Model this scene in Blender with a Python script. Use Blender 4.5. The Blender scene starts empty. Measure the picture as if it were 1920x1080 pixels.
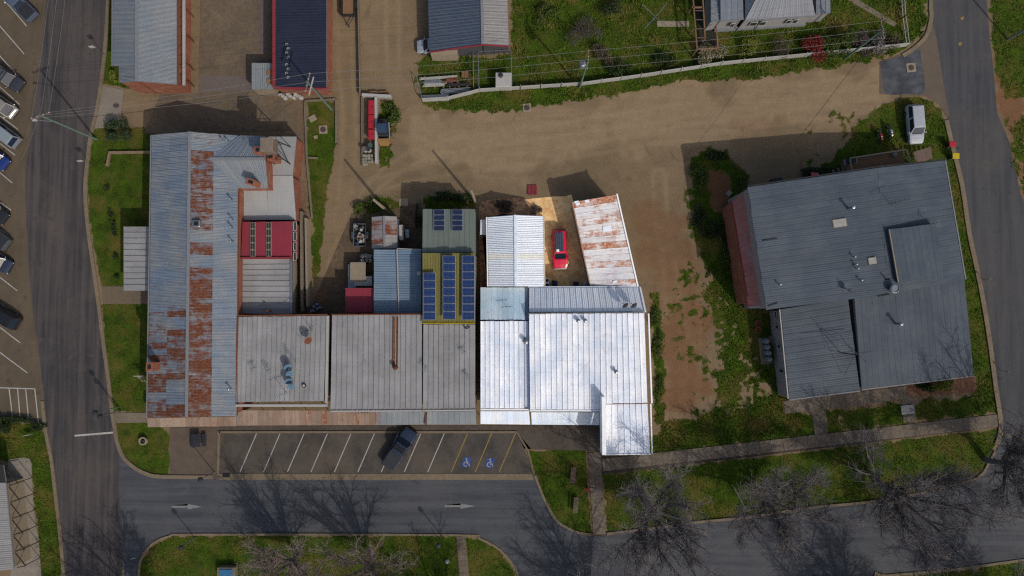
import bpy, bmesh, math, random
import numpy as np
from mathutils import Vector, Matrix
R = random.Random(7)
NP = np.random.default_rng(11)
scn = bpy.context.scene
col = scn.collection

# ------------------------------------------------------------------ camera, sky, sun, exposure
CAM_H = 85.0
TILT = math.radians(2.24)
FPX = 1280.0                      # focal length in photograph pixels (24 mm on full frame)
cam_d = bpy.data.cameras.new('camera'); cam = bpy.data.objects.new('camera', cam_d); col.objects.link(cam)
cam.location = (0, 0, CAM_H); cam.rotation_euler = (TILT, 0, 0)
cam_d.sensor_width = 36.0; cam_d.lens = 36.0 * FPX / 1920.0
cam_d.clip_start = 1.0; cam_d.clip_end = 6000.0
scn.camera = cam

SUN_EL = math.radians(41.5)
SDX, SDY = -0.635, 0.772          # the way shadows fall on the ground
world = bpy.data.worlds.new('World'); scn.world = world; world.use_nodes = True
wn = world.node_tree; wn.nodes.clear()
sky = wn.nodes.new('ShaderNodeTexSky'); sky.sky_type = 'NISHITA'; sky.sun_disc = False
sky.air_density = 1.0; sky.dust_density = 3.0; sky.ozone_density = 0.4
sky.sun_elevation = SUN_EL; sky.sun_rotation = math.atan2(-SDX, -SDY)
bg = wn.nodes.new('ShaderNodeBackground'); bg.inputs['Strength'].default_value = 0.15
wo = wn.nodes.new('ShaderNodeOutputWorld')
wn.links.new(sky.outputs[0], bg.inputs['Color']); wn.links.new(bg.outputs[0], wo.inputs['Surface'])
sun_d = bpy.data.lights.new('sun', 'SUN'); sun_d.energy = 3.0; sun_d.angle = math.radians(0.53); sun_d.color = (1.0, 0.95, 0.88)
sun = bpy.data.objects.new('sun', sun_d); col.objects.link(sun)
sun.rotation_euler = Vector((SDX * math.cos(SUN_EL), SDY * math.cos(SUN_EL), -math.sin(SUN_EL))).to_track_quat('-Z', 'Y').to_euler()
sun.location = (40, -50, 90)
scn.view_settings.view_transform = 'Standard'; scn.view_settings.look = 'None'
scn.view_settings.exposure = -0.2; scn.view_settings.gamma = 1.0
scn.view_settings.use_curve_mapping = False
scn.render.engine = 'CYCLES'
scn.cycles.use_denoising = False
scn.cycles.filter_width = 1.25
scn.cycles.max_bounces = 5

# ------------------------------------------------------------------ helpers
_s, _c = math.sin(TILT), math.cos(TILT)
def W(px, py, z=0.0):
    """survey point: photograph pixel seen at height z -> place in metres"""
    x = (px - 960) / FPX; y = -(py - 540) / FPX
    yy = y * _c + _s; zz = y * _s - _c
    t = (z - CAM_H) / zz
    return Vector((x * t, yy * t, z))

WROOT = set()
def link(o, parent=None):
    col.objects.link(o)
    if parent is not None:
        o.parent = parent
        if parent.name in WROOT:
            o.matrix_parent_inverse = Matrix.Translation(-Vector(parent.location))
    return o

def tag(o, label, cat, group=None):
    o['label'] = label; o['category'] = cat
    if group: o['group'] = group
    return o

def struct(o, kind='structure', label=None):
    o['kind'] = kind
    if label: o['label'] = label
    return o

def thing(name, label, cat, loc=(0, 0, 0), group=None, rz=0.0, local=False):
    o = bpy.data.objects.new(name, None); col.objects.link(o)
    o.empty_display_size = 0.3; o.location = loc
    o.rotation_euler = (0, 0, rz)
    if not local: WROOT.add(o.name)
    return tag(o, label, cat, group)

def mesh(name, verts, faces, mat, parent=None, uvs=None, smooth=False):
    me = bpy.data.meshes.new(name)
    me.from_pydata([tuple(v) for v in verts], [], faces)
    if uvs is not None:
        ul = me.uv_layers.new(name='UVMap')
        vi = np.empty(len(me.loops), dtype=np.int32); me.loops.foreach_get('vertex_index', vi)
        ul.data.foreach_set('uv', np.asarray(uvs, dtype=np.float32)[vi].ravel())
    if smooth: me.polygons.foreach_set('use_smooth', [True] * len(me.polygons))
    if mat is not None: me.materials.append(mat)
    o = bpy.data.objects.new(name, me)
    return link(o, parent)

class MB:
    def __init__(s): s.v = []; s.f = []
    def add(s, vs, fs):
        n = len(s.v); s.v += [Vector(v) for v in vs]; s.f += [[i + n for i in f] for f in fs]; return s
    def hexa(s, b, t):       # bottom and top loops (ccw), any count
        n = len(b); vs = list(b) + list(t)
        fs = [list(range(n))[::-1], [n + i for i in range(n)]] + [[i, (i + 1) % n, n + (i + 1) % n, n + i] for i in range(n)]
        return s.add(vs, fs)
    def box(s, c, size, rz=0.0, bev=0.0):
        cx, cy, cz = c; a, b, h = size[0] / 2, size[1] / 2, size[2] / 2
        ca, sa = math.cos(rz), math.sin(rz)
        def P(x, y, z): return (cx + x * ca - y * sa, cy + x * sa + y * ca, cz + z)
        if bev:
            e = bev
            o = [(-a + e, -b), (a - e, -b), (a, -b + e), (a, b - e), (a - e, b), (-a + e, b), (-a, b - e), (-a, -b + e)]
            k = 1 - e / max(a, b)
            L = [[P(x, y, -h) for x, y in o], [P(x, y, h - e) for x, y in o], [P(x * (1 - e / a), y * (1 - e / b), h) for x, y in o]]
            n = 8; vs = L[0] + L[1] + L[2]
            fs = [list(range(n))[::-1], [2 * n + i for i in range(n)]]
            for r in range(2): fs += [[r * n + i, r * n + (i + 1) % n, (r + 1) * n + (i + 1) % n, (r + 1) * n + i] for i in range(n)]
            return s.add(vs, fs)
        q = [(-a, -b), (a, -b), (a, b), (-a, b)]
        return s.hexa([P(x, y, -h) for x, y in q], [P(x, y, h) for x, y in q])
    def bar(s, p, q, w, h=None):       # rectangular bar from p to q
        p, q = Vector(p), Vector(q); h = h or w
        d = (q - p).normalized(); up = Vector((0, 0, 1)) if abs(d.z) < .95 else Vector((0, 1, 0))
        sd = d.cross(up).normalized() * w / 2; u = sd.cross(d).normalized() * h / 2
        return s.hexa([p - sd - u, p + sd - u, p + sd + u, p - sd + u], [q - sd - u, q + sd - u, q + sd + u, q - sd + u])
    def tube(s, p, q, r0, r1=None, n=6):
        p, q = Vector(p), Vector(q); r1 = r0 if r1 is None else r1
        d = (q - p).normalized(); up = Vector((0, 0, 1)) if abs(d.z) < .95 else Vector((0, 1, 0))
        a = d.cross(up).normalized(); b = d.cross(a)
        L = []
        for c, r in ((p, r0), (q, r1)):
            L.append([c + (a * math.cos(t) + b * math.sin(t)) * r for t in [2 * math.pi * i / n for i in range(n)]])
        return s.hexa(L[0], L[1])
    def lathe(s, c, prof, n=14, rz=0):   # prof (r,z)
        vs = []; fs = []
        for r, z in prof:
            vs += [(c[0] + r * math.cos(2 * math.pi * i / n), c[1] + r * math.sin(2 * math.pi * i / n), c[2] + z) for i in range(n)]
        for k in range(len(prof) - 1):
            fs += [[k * n + i, k * n + (i + 1) % n, (k + 1) * n + (i + 1) % n, (k + 1) * n + i] for i in range(n)]
        fs += [list(range(n))[::-1], [(len(prof) - 1) * n + i for i in range(n)]]
        return s.add(vs, fs)
    def prism(s, pts, z0, z1):
        a = sum(pts[i][0] * pts[(i + 1) % len(pts)][1] - pts[(i + 1) % len(pts)][0] * pts[i][1] for i in range(len(pts)))
        if a < 0: pts = pts[::-1]
        return s.hexa([(p[0], p[1], z0) for p in pts], [(p[0], p[1], z1) for p in pts])
    def loft(s, loops, cap=True):
        n = len(loops[0]); vs = [p for l in loops for p in l]; fs = []
        for k in range(len(loops) - 1):
            fs += [[k * n + i, k * n + (i + 1) % n, (k + 1) * n + (i + 1) % n, (k + 1) * n + i] for i in range(n)]
        if cap: fs += [list(range(n))[::-1], [(len(loops) - 1) * n + i for i in range(n)]]
        return s.add(vs, fs)
    def build(s, name, mat, parent=None, smooth=False):
        return mesh(name, s.v, s.f, mat, parent, smooth=smooth)

def copy_tree(o, parent=None):
    c = o.copy(); col.objects.link(c)
    if parent is not None:
        c.parent = parent
    for ch in list(o.children): copy_tree(ch, c)
    return c

# ------------------------------------------------------------------ materials
def lin(v):
    v = v / 255.0
    return v / 12.92 if v <= .04045 else ((v + .055) / 1.055) ** 2.4
K = 0.97
def C(r, g, b, k=K): return (lin(r) * k, lin(g) * k, lin(b) * k)

def nd(nt, typ, **kw):
    n = nt.nodes.new(typ)
    for k, v in kw.items():
        if k.startswith('_'): setattr(n, k[1:], v)
        else: n.inputs[k].default_value = v
    return n
def mix(nt, fac, a, b, blend='MIX'):
    n = nt.nodes.new('ShaderNodeMix'); n.data_type = 'RGBA'; n.blend_type = blend; n.clamp_factor = True
    for sock, v in ((n.inputs[0], fac), (n.inputs[6], a), (n.inputs[7], b)):
        if hasattr(v, 'is_output') or isinstance(v, bpy.types.NodeSocket): nt.links.new(v, sock)
        elif isinstance(v, (int, float)): sock.default_value = v
        else: sock.default_value = (*v[:3], 1.0)
    return n.outputs[2]
def mth(nt, op, a, b=0.0, c=0.0):
    n = nt.nodes.new('ShaderNodeMath'); n.operation = op
    for i, v in enumerate((a, b, c)):
        if isinstance(v, bpy.types.NodeSocket): nt.links.new(v, n.inputs[i])
        else: n.inputs[i].default_value = v
    return n.outputs[0]
def mrange(nt, v, a, b, c=0.0, d=1.0, smooth=False):
    n = nt.nodes.new('ShaderNodeMapRange'); n.clamp = True
    if smooth: n.interpolation_type = 'SMOOTHSTEP'
    for i, x in enumerate((v, a, b, c, d)):
        if isinstance(x, bpy.types.NodeSocket): nt.links.new(x, n.inputs[i])
        else: n.inputs[i].default_value = x
    return n.outputs[0]
def noise(nt, vec, scale, detail=4, rough=.55, dist=0.0, stretch=None):
    if stretch:
        m = nd(nt, 'ShaderNodeMapping'); m.inputs['Scale'].default_value = stretch
        nt.links.new(vec, m.inputs['Vector']); vec = m.outputs[0]
    n = nd(nt, 'ShaderNodeTexNoise', Scale=scale, Detail=detail, Roughness=rough, Distortion=dist)
    nt.links.new(vec, n.inputs['Vector'])
    return n.outputs[0]
def new_mat(name):
    m = bpy.data.materials.new(name); m.use_nodes = True
    nt = m.node_tree; nt.nodes.clear()
    b = nd(nt, 'ShaderNodeBsdfPrincipled'); o = nd(nt, 'ShaderNodeOutputMaterial')
    nt.links.new(b.outputs[0], o.inputs['Surface'])
    return m, nt, b
def scalec(nt, colr, fac):     # colour times scalar socket
    n = nt.nodes.new('ShaderNodeVectorMath'); n.operation = 'SCALE'
    if isinstance(colr, bpy.types.NodeSocket): nt.links.new(colr, n.inputs[0])
    else: n.inputs[0].default_value = colr[:3]
    nt.links.new(fac, n.inputs['Scale'])
    return n.outputs[0]
def bump(nt, b, h, strength=.3, dist=.02):
    n = nd(nt, 'ShaderNodeBump', Strength=strength, Distance=dist)
    nt.links.new(h, n.inputs['Height']); nt.links.new(n.outputs[0], b.inputs['Normal'])

def M(name, c, rough=.7, metal=0.0, var=.18, scale=2.5, rnd=0.0, bmp=0.0, big=.0, c2=None, spec=.3):
    m, nt, b = new_mat(name)
    tc = nd(nt, 'ShaderNodeTexCoord').outputs['Object']
    n1 = noise(nt, tc, scale, 6, .6)
    f = mrange(nt, n1, .3, .7, 1 - var, 1 + var)
    colr = c
    if c2 is not None:
        n3 = noise(nt, tc, scale * .37, 5, .6)
        colr = mix(nt, mrange(nt, n3, .42, .62), c, c2)
    if big:
        n2 = noise(nt, tc, scale * .12, 3, .5)
        f = mth(nt, 'MULTIPLY', f, mrange(nt, n2, .3, .7, 1 - big, 1 + big))
    if rnd:
        oi = nd(nt, 'ShaderNodeObjectInfo')
        f = mth(nt, 'MULTIPLY', f, mrange(nt, oi.outputs['Random'], 0, 1, 1 - rnd, 1 + rnd))
    nt.links.new(scalec(nt, colr, f), b.inputs['Base Color'])
    b.inputs['Roughness'].default_value = rough; b.inputs['Metallic'].default_value = metal
    b.inputs['Specular IOR Level'].default_value = spec
    if bmp: bump(nt, b, n1, bmp, .03)
    return m

def MR(name, c, c2=None, rustc=C(112, 56, 34), rust2=C(140, 88, 62), corr=0.0, rnd=.06, dirt=.10, rough=.55, streak=(3.5, .35), cs=.5, spec=.25, screw=.05, grime=.12):
    """roof metal: UV in metres (u across the sheet, v down it); object property 'rust' 0..1"""
    m, nt, b = new_mat(name)
    uv = nd(nt, 'ShaderNodeTexCoord').outputs['UV']
    oi = nd(nt, 'ShaderNodeObjectInfo'); r = oi.outputs['Random']
    cmb = nd(nt, 'ShaderNodeCombineXYZ')
    nt.links.new(mth(nt, 'MULTIPLY', r, 91.7), cmb.inputs[0]); nt.links.new(mth(nt, 'MULTIPLY', r, 37.3), cmb.inputs[1])
    va = nd(nt, 'ShaderNodeVectorMath', _operation='ADD'); nt.links.new(uv, va.inputs[0]); nt.links.new(cmb.outputs[0], va.inputs[1])
    off = va.outputs[0]
    wc = nd(nt, 'ShaderNodeTexCoord').outputs['Object']
    ns = noise(nt, off, 1.0, 6, .65, .3, (streak[0], streak[1], 1))
    nb = noise(nt, wc, .35, 4, .55)
    nf = noise(nt, wc, 5.0, 5, .6)
    base = mix(nt, mrange(nt, nb, .38, .62), c, c2 if c2 else c)
    f = mrange(nt, ns, .25, .75, 1 - dirt, 1 + dirt)
    f = mth(nt, 'MULTIPLY', f, mrange(nt, r, 0, 1, 1 - rnd, 1 + rnd))
    f = mth(nt, 'MULTIPLY', f, mrange(nt, nf, .3, .7, 1 - dirt * .5, 1 + dirt * .5))
    sx = nd(nt, 'ShaderNodeSeparateXYZ'); nt.links.new(uv, sx.inputs[0])
    fr = mth(nt, 'FRACT', mth(nt, 'DIVIDE', sx.outputs[1], 1.35))
    f = mth(nt, 'MULTIPLY', f, mth(nt, 'SUBTRACT', 1.0, mth(nt, 'MULTIPLY', mrange(nt, fr, 0, .1, 1, 0), screw)))
    gr = noise(nt, wc, .9, 7, .72, .8)
    f = mth(nt, 'MULTIPLY', f, mth(nt, 'SUBTRACT', 1.0, mth(nt, 'MULTIPLY', mrange(nt, gr, .54, .74), grime)))
    base = scalec(nt, base, f)
    at = nd(nt, 'ShaderNodeAttribute', _attribute_type='OBJECT', _attribute_name='rust')
    nr = noise(nt, off, 1.0, 7, .72, .6, (4.2, .5, 1))
    nr2 = noise(nt, wc, 1.1, 6, .65)
    nn = mth(nt, 'ADD', mth(nt, 'MULTIPLY', nr, .52), mth(nt, 'MULTIPLY', nr2, .48))
    thr = mrange(nt, at.outputs['Fac'], 0, 1, .76, .38)
    d = mth(nt, 'SUBTRACT', nn, thr)
    mask = mrange(nt, d, -.06, .07)
    mask = mth(nt, 'MULTIPLY', mask, mrange(nt, at.outputs['Fac'], 0.0, .05))
    rcol = mix(nt, mrange(nt, nf, .35, .65), rustc, rust2)
    outc = mix(nt, mask, base, rcol)
    nt.links.new(outc, b.inputs['Base Color'])
    rg = mrange(nt, mask, 0, 1, rough, .9); nt.links.new(rg, b.inputs['Roughness'])
    b.inputs['Specular IOR Level'].default_value = spec
    if corr:
        w = nd(nt, 'ShaderNodeTexWave', Scale=.3142 / corr, Distortion=0.0); w.bands_direction = 'X'
        nt.links.new(uv, w.inputs['Vector'])
        bump(nt, b, w.outputs['Fac'], cs, .06)
    return m

def glass(name, c=(.02, .025, .03), rough=.12):
    m, nt, b = new_mat(name)
    b.inputs['Base Color'].default_value = (*c, 1); b.inputs['Roughness'].default_value = rough
    b.inputs['Specular IOR Level'].default_value = .5
    return m

MT = {}
def mt(key, *a, **k):
    if key not in MT: MT[key] = M(key, *a, **k)
    return MT[key]
brick_c = C(128, 70, 48)
def brick_mat():
    m, nt, b = new_mat('brick')
    tc = nd(nt, 'ShaderNodeTexCoord').outputs['Object']
    n1 = noise(nt, tc, 9, 5, .7); n2 = noise(nt, tc, 1.1, 4, .6)
    cc = mix(nt, mrange(nt, n1, .35, .65), C(106, 54, 38), C(132, 80, 57))
    cc = mix(nt, mrange(nt, n2, .5, .75, 0, .5), cc, C(150, 120, 98))
    nt.links.new(cc, b.inputs['Base Color']); b.inputs['Roughness'].default_value = .9
    w = nd(nt, 'ShaderNodeTexWave', Scale=.3142 / .17); w.bands_direction = 'Z'; nt.links.new(tc, w.inputs['Vector'])
    bump(nt, b, w.outputs['Fac'], .3, .01)
    return m
MT['brick'] = brick_mat()
MT['white'] = M('white_paint', C(150, 148, 143), .5, var=.06, scale=1.5, big=.06)
MT['bright_white'] = M('brightened_white_paint', C(232, 232, 232), .5, var=.05, scale=1.5, big=.05)  # white paint with the property's highlight put into the colour
MT['cream'] = M('cream_render', C(128, 116, 98), .8, var=.08, scale=2)
MT['grey'] = M('grey_paint', C(110, 112, 115), .6, var=.1)
MT['steel'] = M('galvanised_steel', C(125, 130, 135), .4, .6, var=.12, scale=6)
MT['dark'] = M('dark_metal', C(38, 38, 40), .6, var=.2)
MT['black'] = M('black_rubber', C(24, 24, 25), .8, var=.15)
MT['timber'] = M('weathered_timber', C(112, 84, 60), .85, var=.25, scale=6, rnd=.12)
MT['timber_grey'] = M('grey_timber', C(96, 80, 72), .85, var=.25, scale=6, rnd=.12)
MT['pole'] = M('green_treated_pole', C(82, 100, 88), .85, var=.15, scale=3)
MT['rustpaint'] = M('rusty_iron', C(96, 56, 38), .85, var=.3, scale=5)
MT['red'] = M('red_paint', C(150, 30, 42), .5, var=.12, scale=2)
MT['redroofpaint'] = M('dark_red_paint', C(120, 44, 48), .6, var=.12)
MT['yellow'] = M('yellow_paint', C(170, 150, 20), .5, var=.08)
MT['orange'] = M('ochre_paint', C(122, 92, 52), .6, var=.15)
MT['blue'] = M('blue_paint', C(42, 60, 82), .5, var=.12)
MT['concrete'] = M('concrete', C(104, 94, 80), .9, var=.16, scale=4, big=.12, bmp=.1)
MT['glass'] = glass('window_glass')
MT['glassblue'] = glass('car_glass', C(28, 38, 52), .08)
MT['wire'] = M('aluminium_wire', C(104, 104, 104), .5, var=.02)
MT['darkwire'] = M('black_wire', C(32, 30, 30), .7, var=.02)
MT['soilred'] = M('red_soil', C(108, 76, 56), .95, var=.25, scale=3, big=.1, bmp=.3)
# ------------------------------------------------------------------ ground
def rnd_poly(pts, n=3):     # Catmull-Rom smoothing of an open polyline
    out = []
    for i in range(len(pts) - 1):
        p0 = pts[max(i - 1, 0)]; p1 = pts[i]; p2 = pts[i + 1]; p3 = pts[min(i + 2, len(pts) - 1)]
        for k in range(n):
            t = k / n
            out.append(tuple(.5 * ((2 * p1[j]) + (-p0[j] + p2[j]) * t + (2 * p0[j] - 5 * p1[j] + 4 * p2[j] - p3[j]) * t * t + (-p0[j] + 3 * p1[j] - 3 * p2[j] + p3[j]) * t ** 3) for j in (0, 1)))
    out.append(pts[-1]); return out
def P2(pts, z=0.0): return [W(x, y, z) for x, y in pts]
GRASS = [  # outline in survey pixels, edge roughness (m), strength, tuft height
    ([(201, -90), (216, -90), (216, 120), (232, 150), (262, 160), (290, 176), (245, 167), (214, 162), (188, 156), (192, 120)], .15, 1, .10),
    ([(176, 245), (200, 236), (235, 240), (292, 240), (300, 535), (190, 537), (178, 470), (168, 410), (164, 330), (168, 290)], .12, 1, .06),
    ([(192, 570), (300, 570), (300, 772), (213, 772), (203, 700), (196, 620)], .12, 1, .06),
    ([(216, 793), (277, 793), (300, 800), (318, 815), (317, 890), (280, 890), (250, 875), (230, 850), (220, 825)], .12, 1, .06),
    ([(576, 190), (628, 190), (631, 270), (622, 300), (618, 340), (610, 390), (606, 440), (600, 500), (590, 530), (583, 520), (585, 420), (578, 380), (576, 300)], .25, 1, .07),
    ([(714, 196), (735, 190), (748, 205), (748, 225), (736, 250), (736, 290), (728, 310), (710, 318), (708, 260), (708, 220)], .35, .8, .15),
    ([(784, 118), (803, 106), (958, 104), (958, -90), (1738, -90), (1736, 30), (1728, 62), (1706, 84), (1690, 98), (1640, 112), (1560, 126), (1420, 146), (1290, 152), (1150, 178), (1010, 196), (960, 208), (900, 210), (840, 208), (800, 200), (790, 180), (782, 150)], .35, 1, .22),
    ([(668, 392), (690, 372), (735, 372), (758, 376), (768, 410), (755, 430), (700, 410), (690, 420), (668, 440), (662, 410)], .5, .75, .2),
    ([(795, 372), (830, 362), (880, 365), (890, 392), (795, 392)], .3, 1, .25),
    ([(1296, 300), (1330, 283), (1366, 284), (1380, 310), (1400, 350), (1420, 380), (1440, 580), (1478, 745), (1500, 760), (1500, 790), (1250, 835), (1222, 850), (1232, 790), (1300, 780), (1400, 770), (1440, 740), (1415, 640), (1380, 600), (1340, 540), (1312, 480), (1296, 400)], .7, 1, .15),
    ([(1330, 500), (1400, 540), (1440, 600), (1470, 745), (1490, 790), (1360, 810), (1345, 700), (1335, 620), (1315, 540)], 1.2, .72, .12),
    ([(1290, 480), (1360, 540), (1420, 640), (1440, 800), (1240, 840), (1240, 800), (1300, 760), (1290, 640), (1270, 560)], 1.8, .46, .10),
    ([(1220, 548), (1236, 546), (1243, 600), (1244, 700), (1248, 790), (1228, 800), (1224, 700)], .3, .9, .12),
    ([(1470, 775), (1560, 768), (1700, 755), (1830, 740), (1868, 690), (1878, 775), (1225, 852), (1260, 800)], .4, .95, .1),
    ([(1604, 238), (1640, 205), (1690, 182), (1735, 184), (1760, 200), (1776, 225), (1788, 270), (1798, 330), (1810, 400), (1838, 520), (1862, 640), (1872, 745), (1828, 760), (1770, 320), (1700, 300), (1570, 335), (1500, 340), (1520, 325), (1570, 290)], .35, 1, .15),
    ([(1560, 210), (1610, 205), (1600, 250), (1560, 262)], .8, .45, .10),
    ([(1132, 890), (1230, 880), (1500, 848), (1872, 803), (1868, 835), (1850, 868), (1833, 893), (1760, 915), (1640, 938), (1520, 950), (1400, 968), (1310, 976), (1220, 988), (1138, 998)], .2, 1, .1),
    ([(994, 846), (1040, 842), (1098, 842), (1108, 1000), (1085, 997), (1060, 985), (1040, 970), (1018, 932), (1002, 880)], .15, 1, .08),
    ([(262, 1085), (266, 1052), (290, 1020), (322, 1007), (375, 1004), (850, 1005), (898, 1012), (936, 1034), (960, 1062), (970, 1090), (1000, 1200), (240, 1200)], .15, 1, .09),
    ([(-100, 786), (0, 786), (30, 792), (70, 800), (86, 815), (96, 860), (104, 925), (112, 1000), (119, 1200), (74, 1200), (70, 1000), (58, 870), (40, 862), (-100, 870)], .15, 1, .12),
    ([(1856, -90), (2060, -90), (2060, 170), (1930, 175), (1885, 180), (1868, 130), (1862, 60)], .5, 1, .15),
    ([(1888, 215), (2060, 205), (2060, 380), (1925, 380), (1895, 270)], .9, .7, .15),
    ([(1634, 1090), (1660, 1082), (1760, 1074), (1805, 1068), (1930, 1050), (2060, 1030), (2060, 1200), (1634, 1200)], .2, 1, .1),
    ([(1500, 250), (1580, 215), (1600, 235), (1520, 320)], .8, .25, .08),
]
REDS = [([(1225, 560), (1300, 560), (1310, 640), (1330, 740), (1290, 790), (1240, 780), (1232, 640)], 2.2, .65),
        ([(1322, 318), (1366, 312), (1380, 370), (1356, 405), (1332, 400)], .4, 1.0),
        ([(1340, 240), (1430, 228), (1500, 215), (1440, 245)], 1.0, .2), ([(1860, 120), (1905, 150), (1930, 400), (1895, 300)], 1.2, .8),
        ([(1195, 400), (1270, 420), (1300, 540), (1220, 545)], 2.0, .45)]
PALE = [([(760, 235), (1000, 215), (1300, 170), (1650, 125), (1660, 190), (1500, 240), (1260, 260), (1000, 330), (760, 320)], 2.0, .8),
        ([(985, 372), (1030, 370), (1045, 420), (1050, 505), (1028, 510), (1020, 420)], .3, 0.0)]
XS = np.concatenate([[-2500, -900, -350, -160, -110], np.arange(-84, 84.01, .25), [110, 160, 350, 900, 2500]])
YS = np.concatenate([[-2500, -900, -350, -160, -90], np.arange(-56, 60.01, .25), [90, 160, 350, 900, 2500]])
GX, GY = np.meshgrid(XS, YS)
def vnoise(x, y, scale, seed):
    g = np.random.default_rng(seed).random((256, 256))
    u = x / scale; v = y / scale; i = np.floor(u).astype(int); j = np.floor(v).astype(int)
    fu = u - i; fv = v - j; fu = fu * fu * (3 - 2 * fu); fv = fv * fv * (3 - 2 * fv)
    a = g[i % 256, j % 256]; b = g[(i + 1) % 256, j % 256]; c = g[i % 256, (j + 1) % 256]; d = g[(i + 1) % 256, (j + 1) % 256]
    return (a * (1 - fu) + b * fu) * (1 - fv) + (c * (1 - fu) + d * fu) * fv - .5
def fnoise(x, y, s, seed): return vnoise(x, y, s, seed) + .6 * vnoise(x, y, s * .45, seed + 1) + .35 * vnoise(x, y, s * .2, seed + 2)
def sdist(pts, X, Y):
    """signed distance to polygon, negative inside"""
    P = np.array([(p.x, p.y) for p in pts]); Q = np.roll(P, -1, 0)
    d = np.full(X.shape, 1e9); ins = np.zeros(X.shape, bool)
    for (ax, ay), (bx, by) in zip(P, Q):
        ex, ey = bx - ax, by - ay; wx, wy = X - ax, Y - ay
        t = np.clip((wx * ex + wy * ey) / (ex * ex + ey * ey + 1e-9), 0, 1)
        d = np.minimum(d, (wx - ex * t) ** 2 + (wy - ey * t) ** 2)
        c = ((ay <= Y) & (by > Y)) | ((by <= Y) & (ay > Y))
        xi = ax + (Y - ay) * ex / (ey if abs(ey) > 1e-9 else 1e-9)
        ins ^= c & (X < xi)
    d = np.sqrt(d); return np.where(ins, -d, d)
def mask(pts, rough, X, Y, seed):
    out = np.zeros(X.shape); P = P2(pts)
    x0, x1 = min(p.x for p in P) - 4, max(p.x for p in P) + 4; y0, y1 = min(p.y for p in P) - 4, max(p.y for p in P) + 4
    sel = (X > x0) & (X < x1) & (Y > y0) & (Y < y1)
    xs, ys = X[sel], Y[sel]
    s = -sdist(P, xs, ys) + rough * 2.2 * fnoise(xs, ys, max(.8, rough * 2.2), seed)
    w = max(.12, rough * .45)
    out[sel] = np.clip((s + w) / (2 * w), 0, 1)
    return out
g_grass = np.zeros(GX.shape); g_red = np.zeros(GX.shape); g_pale = np.zeros(GX.shape)
for k, (pts, rg, st, th) in enumerate(GRASS):
    mk = mask(pts, rg, GX, GY, 100 + k * 5)
    if st < 1: mk = mk * np.clip((fnoise(GX, GY, 1.1, 300 + k) + .9 * vnoise(GX, GY, .45, 350 + k) + (st - .58) * 1.7) * 1.9 + .5, 0, 1)
    g_grass = np.maximum(g_grass, mk)
for k, (pts, rg, st) in enumerate(REDS): g_red = np.maximum(g_red, mask(pts, rg, GX, GY, 700 + k * 5) * st)
for k, (pts, rg, st) in enumerate(PALE): g_pale = np.maximum(g_pale, mask(pts, rg, GX, GY, 900 + k * 5) * st)
BARE = [([(1328, 322), (1350, 316), (1366, 325), (1374, 365), (1356, 398), (1338, 396), (1330, 360)], .35)]
for k, (pts, rg) in enumerate(BARE): g_grass = g_grass * (1 - mask(pts, rg, GX, GY, 1200 + k))
far = (np.abs(GX) > 86) | (np.abs(GY) > 62); g_grass[far] = .8
nx, ny = len(XS), len(YS)
gv = np.stack([GX, GY, np.zeros_like(GX)], -1).reshape(-1, 3)
gv[:, 2] = np.where(far.ravel(), 0, .03 * vnoise(GX, GY, 3.0, 5).ravel() - .035)
idx = np.arange(nx * ny).reshape(ny, nx)
gf = np.stack([idx[:-1, :-1], idx[:-1, 1:], idx[1:, 1:], idx[1:, :-1]], -1).reshape(-1, 4)
gme = bpy.data.meshes.new('ground')
gme.vertices.add(len(gv)); gme.vertices.foreach_set('co', gv.ravel().astype(np.float32))
gme.loops.add(gf.size); gme.loops.foreach_set('vertex_index', gf.ravel().astype(np.int32))
gme.polygons.add(len(gf)); gme.polygons.foreach_set('loop_start', np.arange(0, gf.size, 4, dtype=np.int32))
gme.update(calc_edges=True)
TRACKS = [[(700, 350), (800, 322), (1000, 296), (1300, 246), (1640, 196)], [(615, 580), (640, 460), (700, 350), (800, 285), (950, 258), (1250, 212), (1640, 148)], [(1262, 790), (1262, 640), (1256, 500), (1240, 400), (1235, 330)], [(735, -60), (738, 140), (752, 240), (840, 300)], [(430, -60), (440, 130), (420, 190)], [(640, -60), (648, 130), (655, 260), (640, 420)], [(1290, 780), (1300, 660), (1295, 520), (1285, 440)]]
g_trk = np.zeros(GX.shape)
for k, tr_ in enumerate(TRACKS):
    P = P2(rnd_poly(tr_, 5)); d = np.full(GX.shape, 9.0); sel = (np.abs(GX) < 75) & (np.abs(GY) < 50); xs, ys = GX[sel], GY[sel]; dd = np.full(xs.shape, 9.0)
    for p, q in zip(P, P[1:]):
        ex, ey = q.x - p.x, q.y - p.y; t_ = np.clip(((xs - p.x) * ex + (ys - p.y) * ey) / (ex * ex + ey * ey + 1e-9), 0, 1); dd = np.minimum(dd, np.hypot(xs - p.x - ex * t_, ys - p.y - ey * t_))
    d[sel] = dd + .25 * vnoise(xs, ys, 2.5, 60 + k)
    g_trk = np.maximum(g_trk, np.exp(-((d - .8) / .28) ** 2) * np.clip(.75 + 1.2 * vnoise(GX, GY, 5, 80 + k), .15, 1))
ca = gme.color_attributes.new('cover', 'FLOAT_COLOR', 'POINT')
ca.data.foreach_set('color', np.stack([g_grass.ravel(), g_red.ravel(), g_pale.ravel(), g_trk.ravel()], -1).ravel().astype(np.float32))
gm, nt, b = new_mat('dirt_and_grass')
tc = nd(nt, 'ShaderNodeTexCoord').outputs['Object']
at = nd(nt, 'ShaderNodeAttribute', _attribute_name='cover'); sp = nd(nt, 'ShaderNodeSeparateColor'); nt.links.new(at.outputs['Color'], sp.inputs[0])
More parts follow.
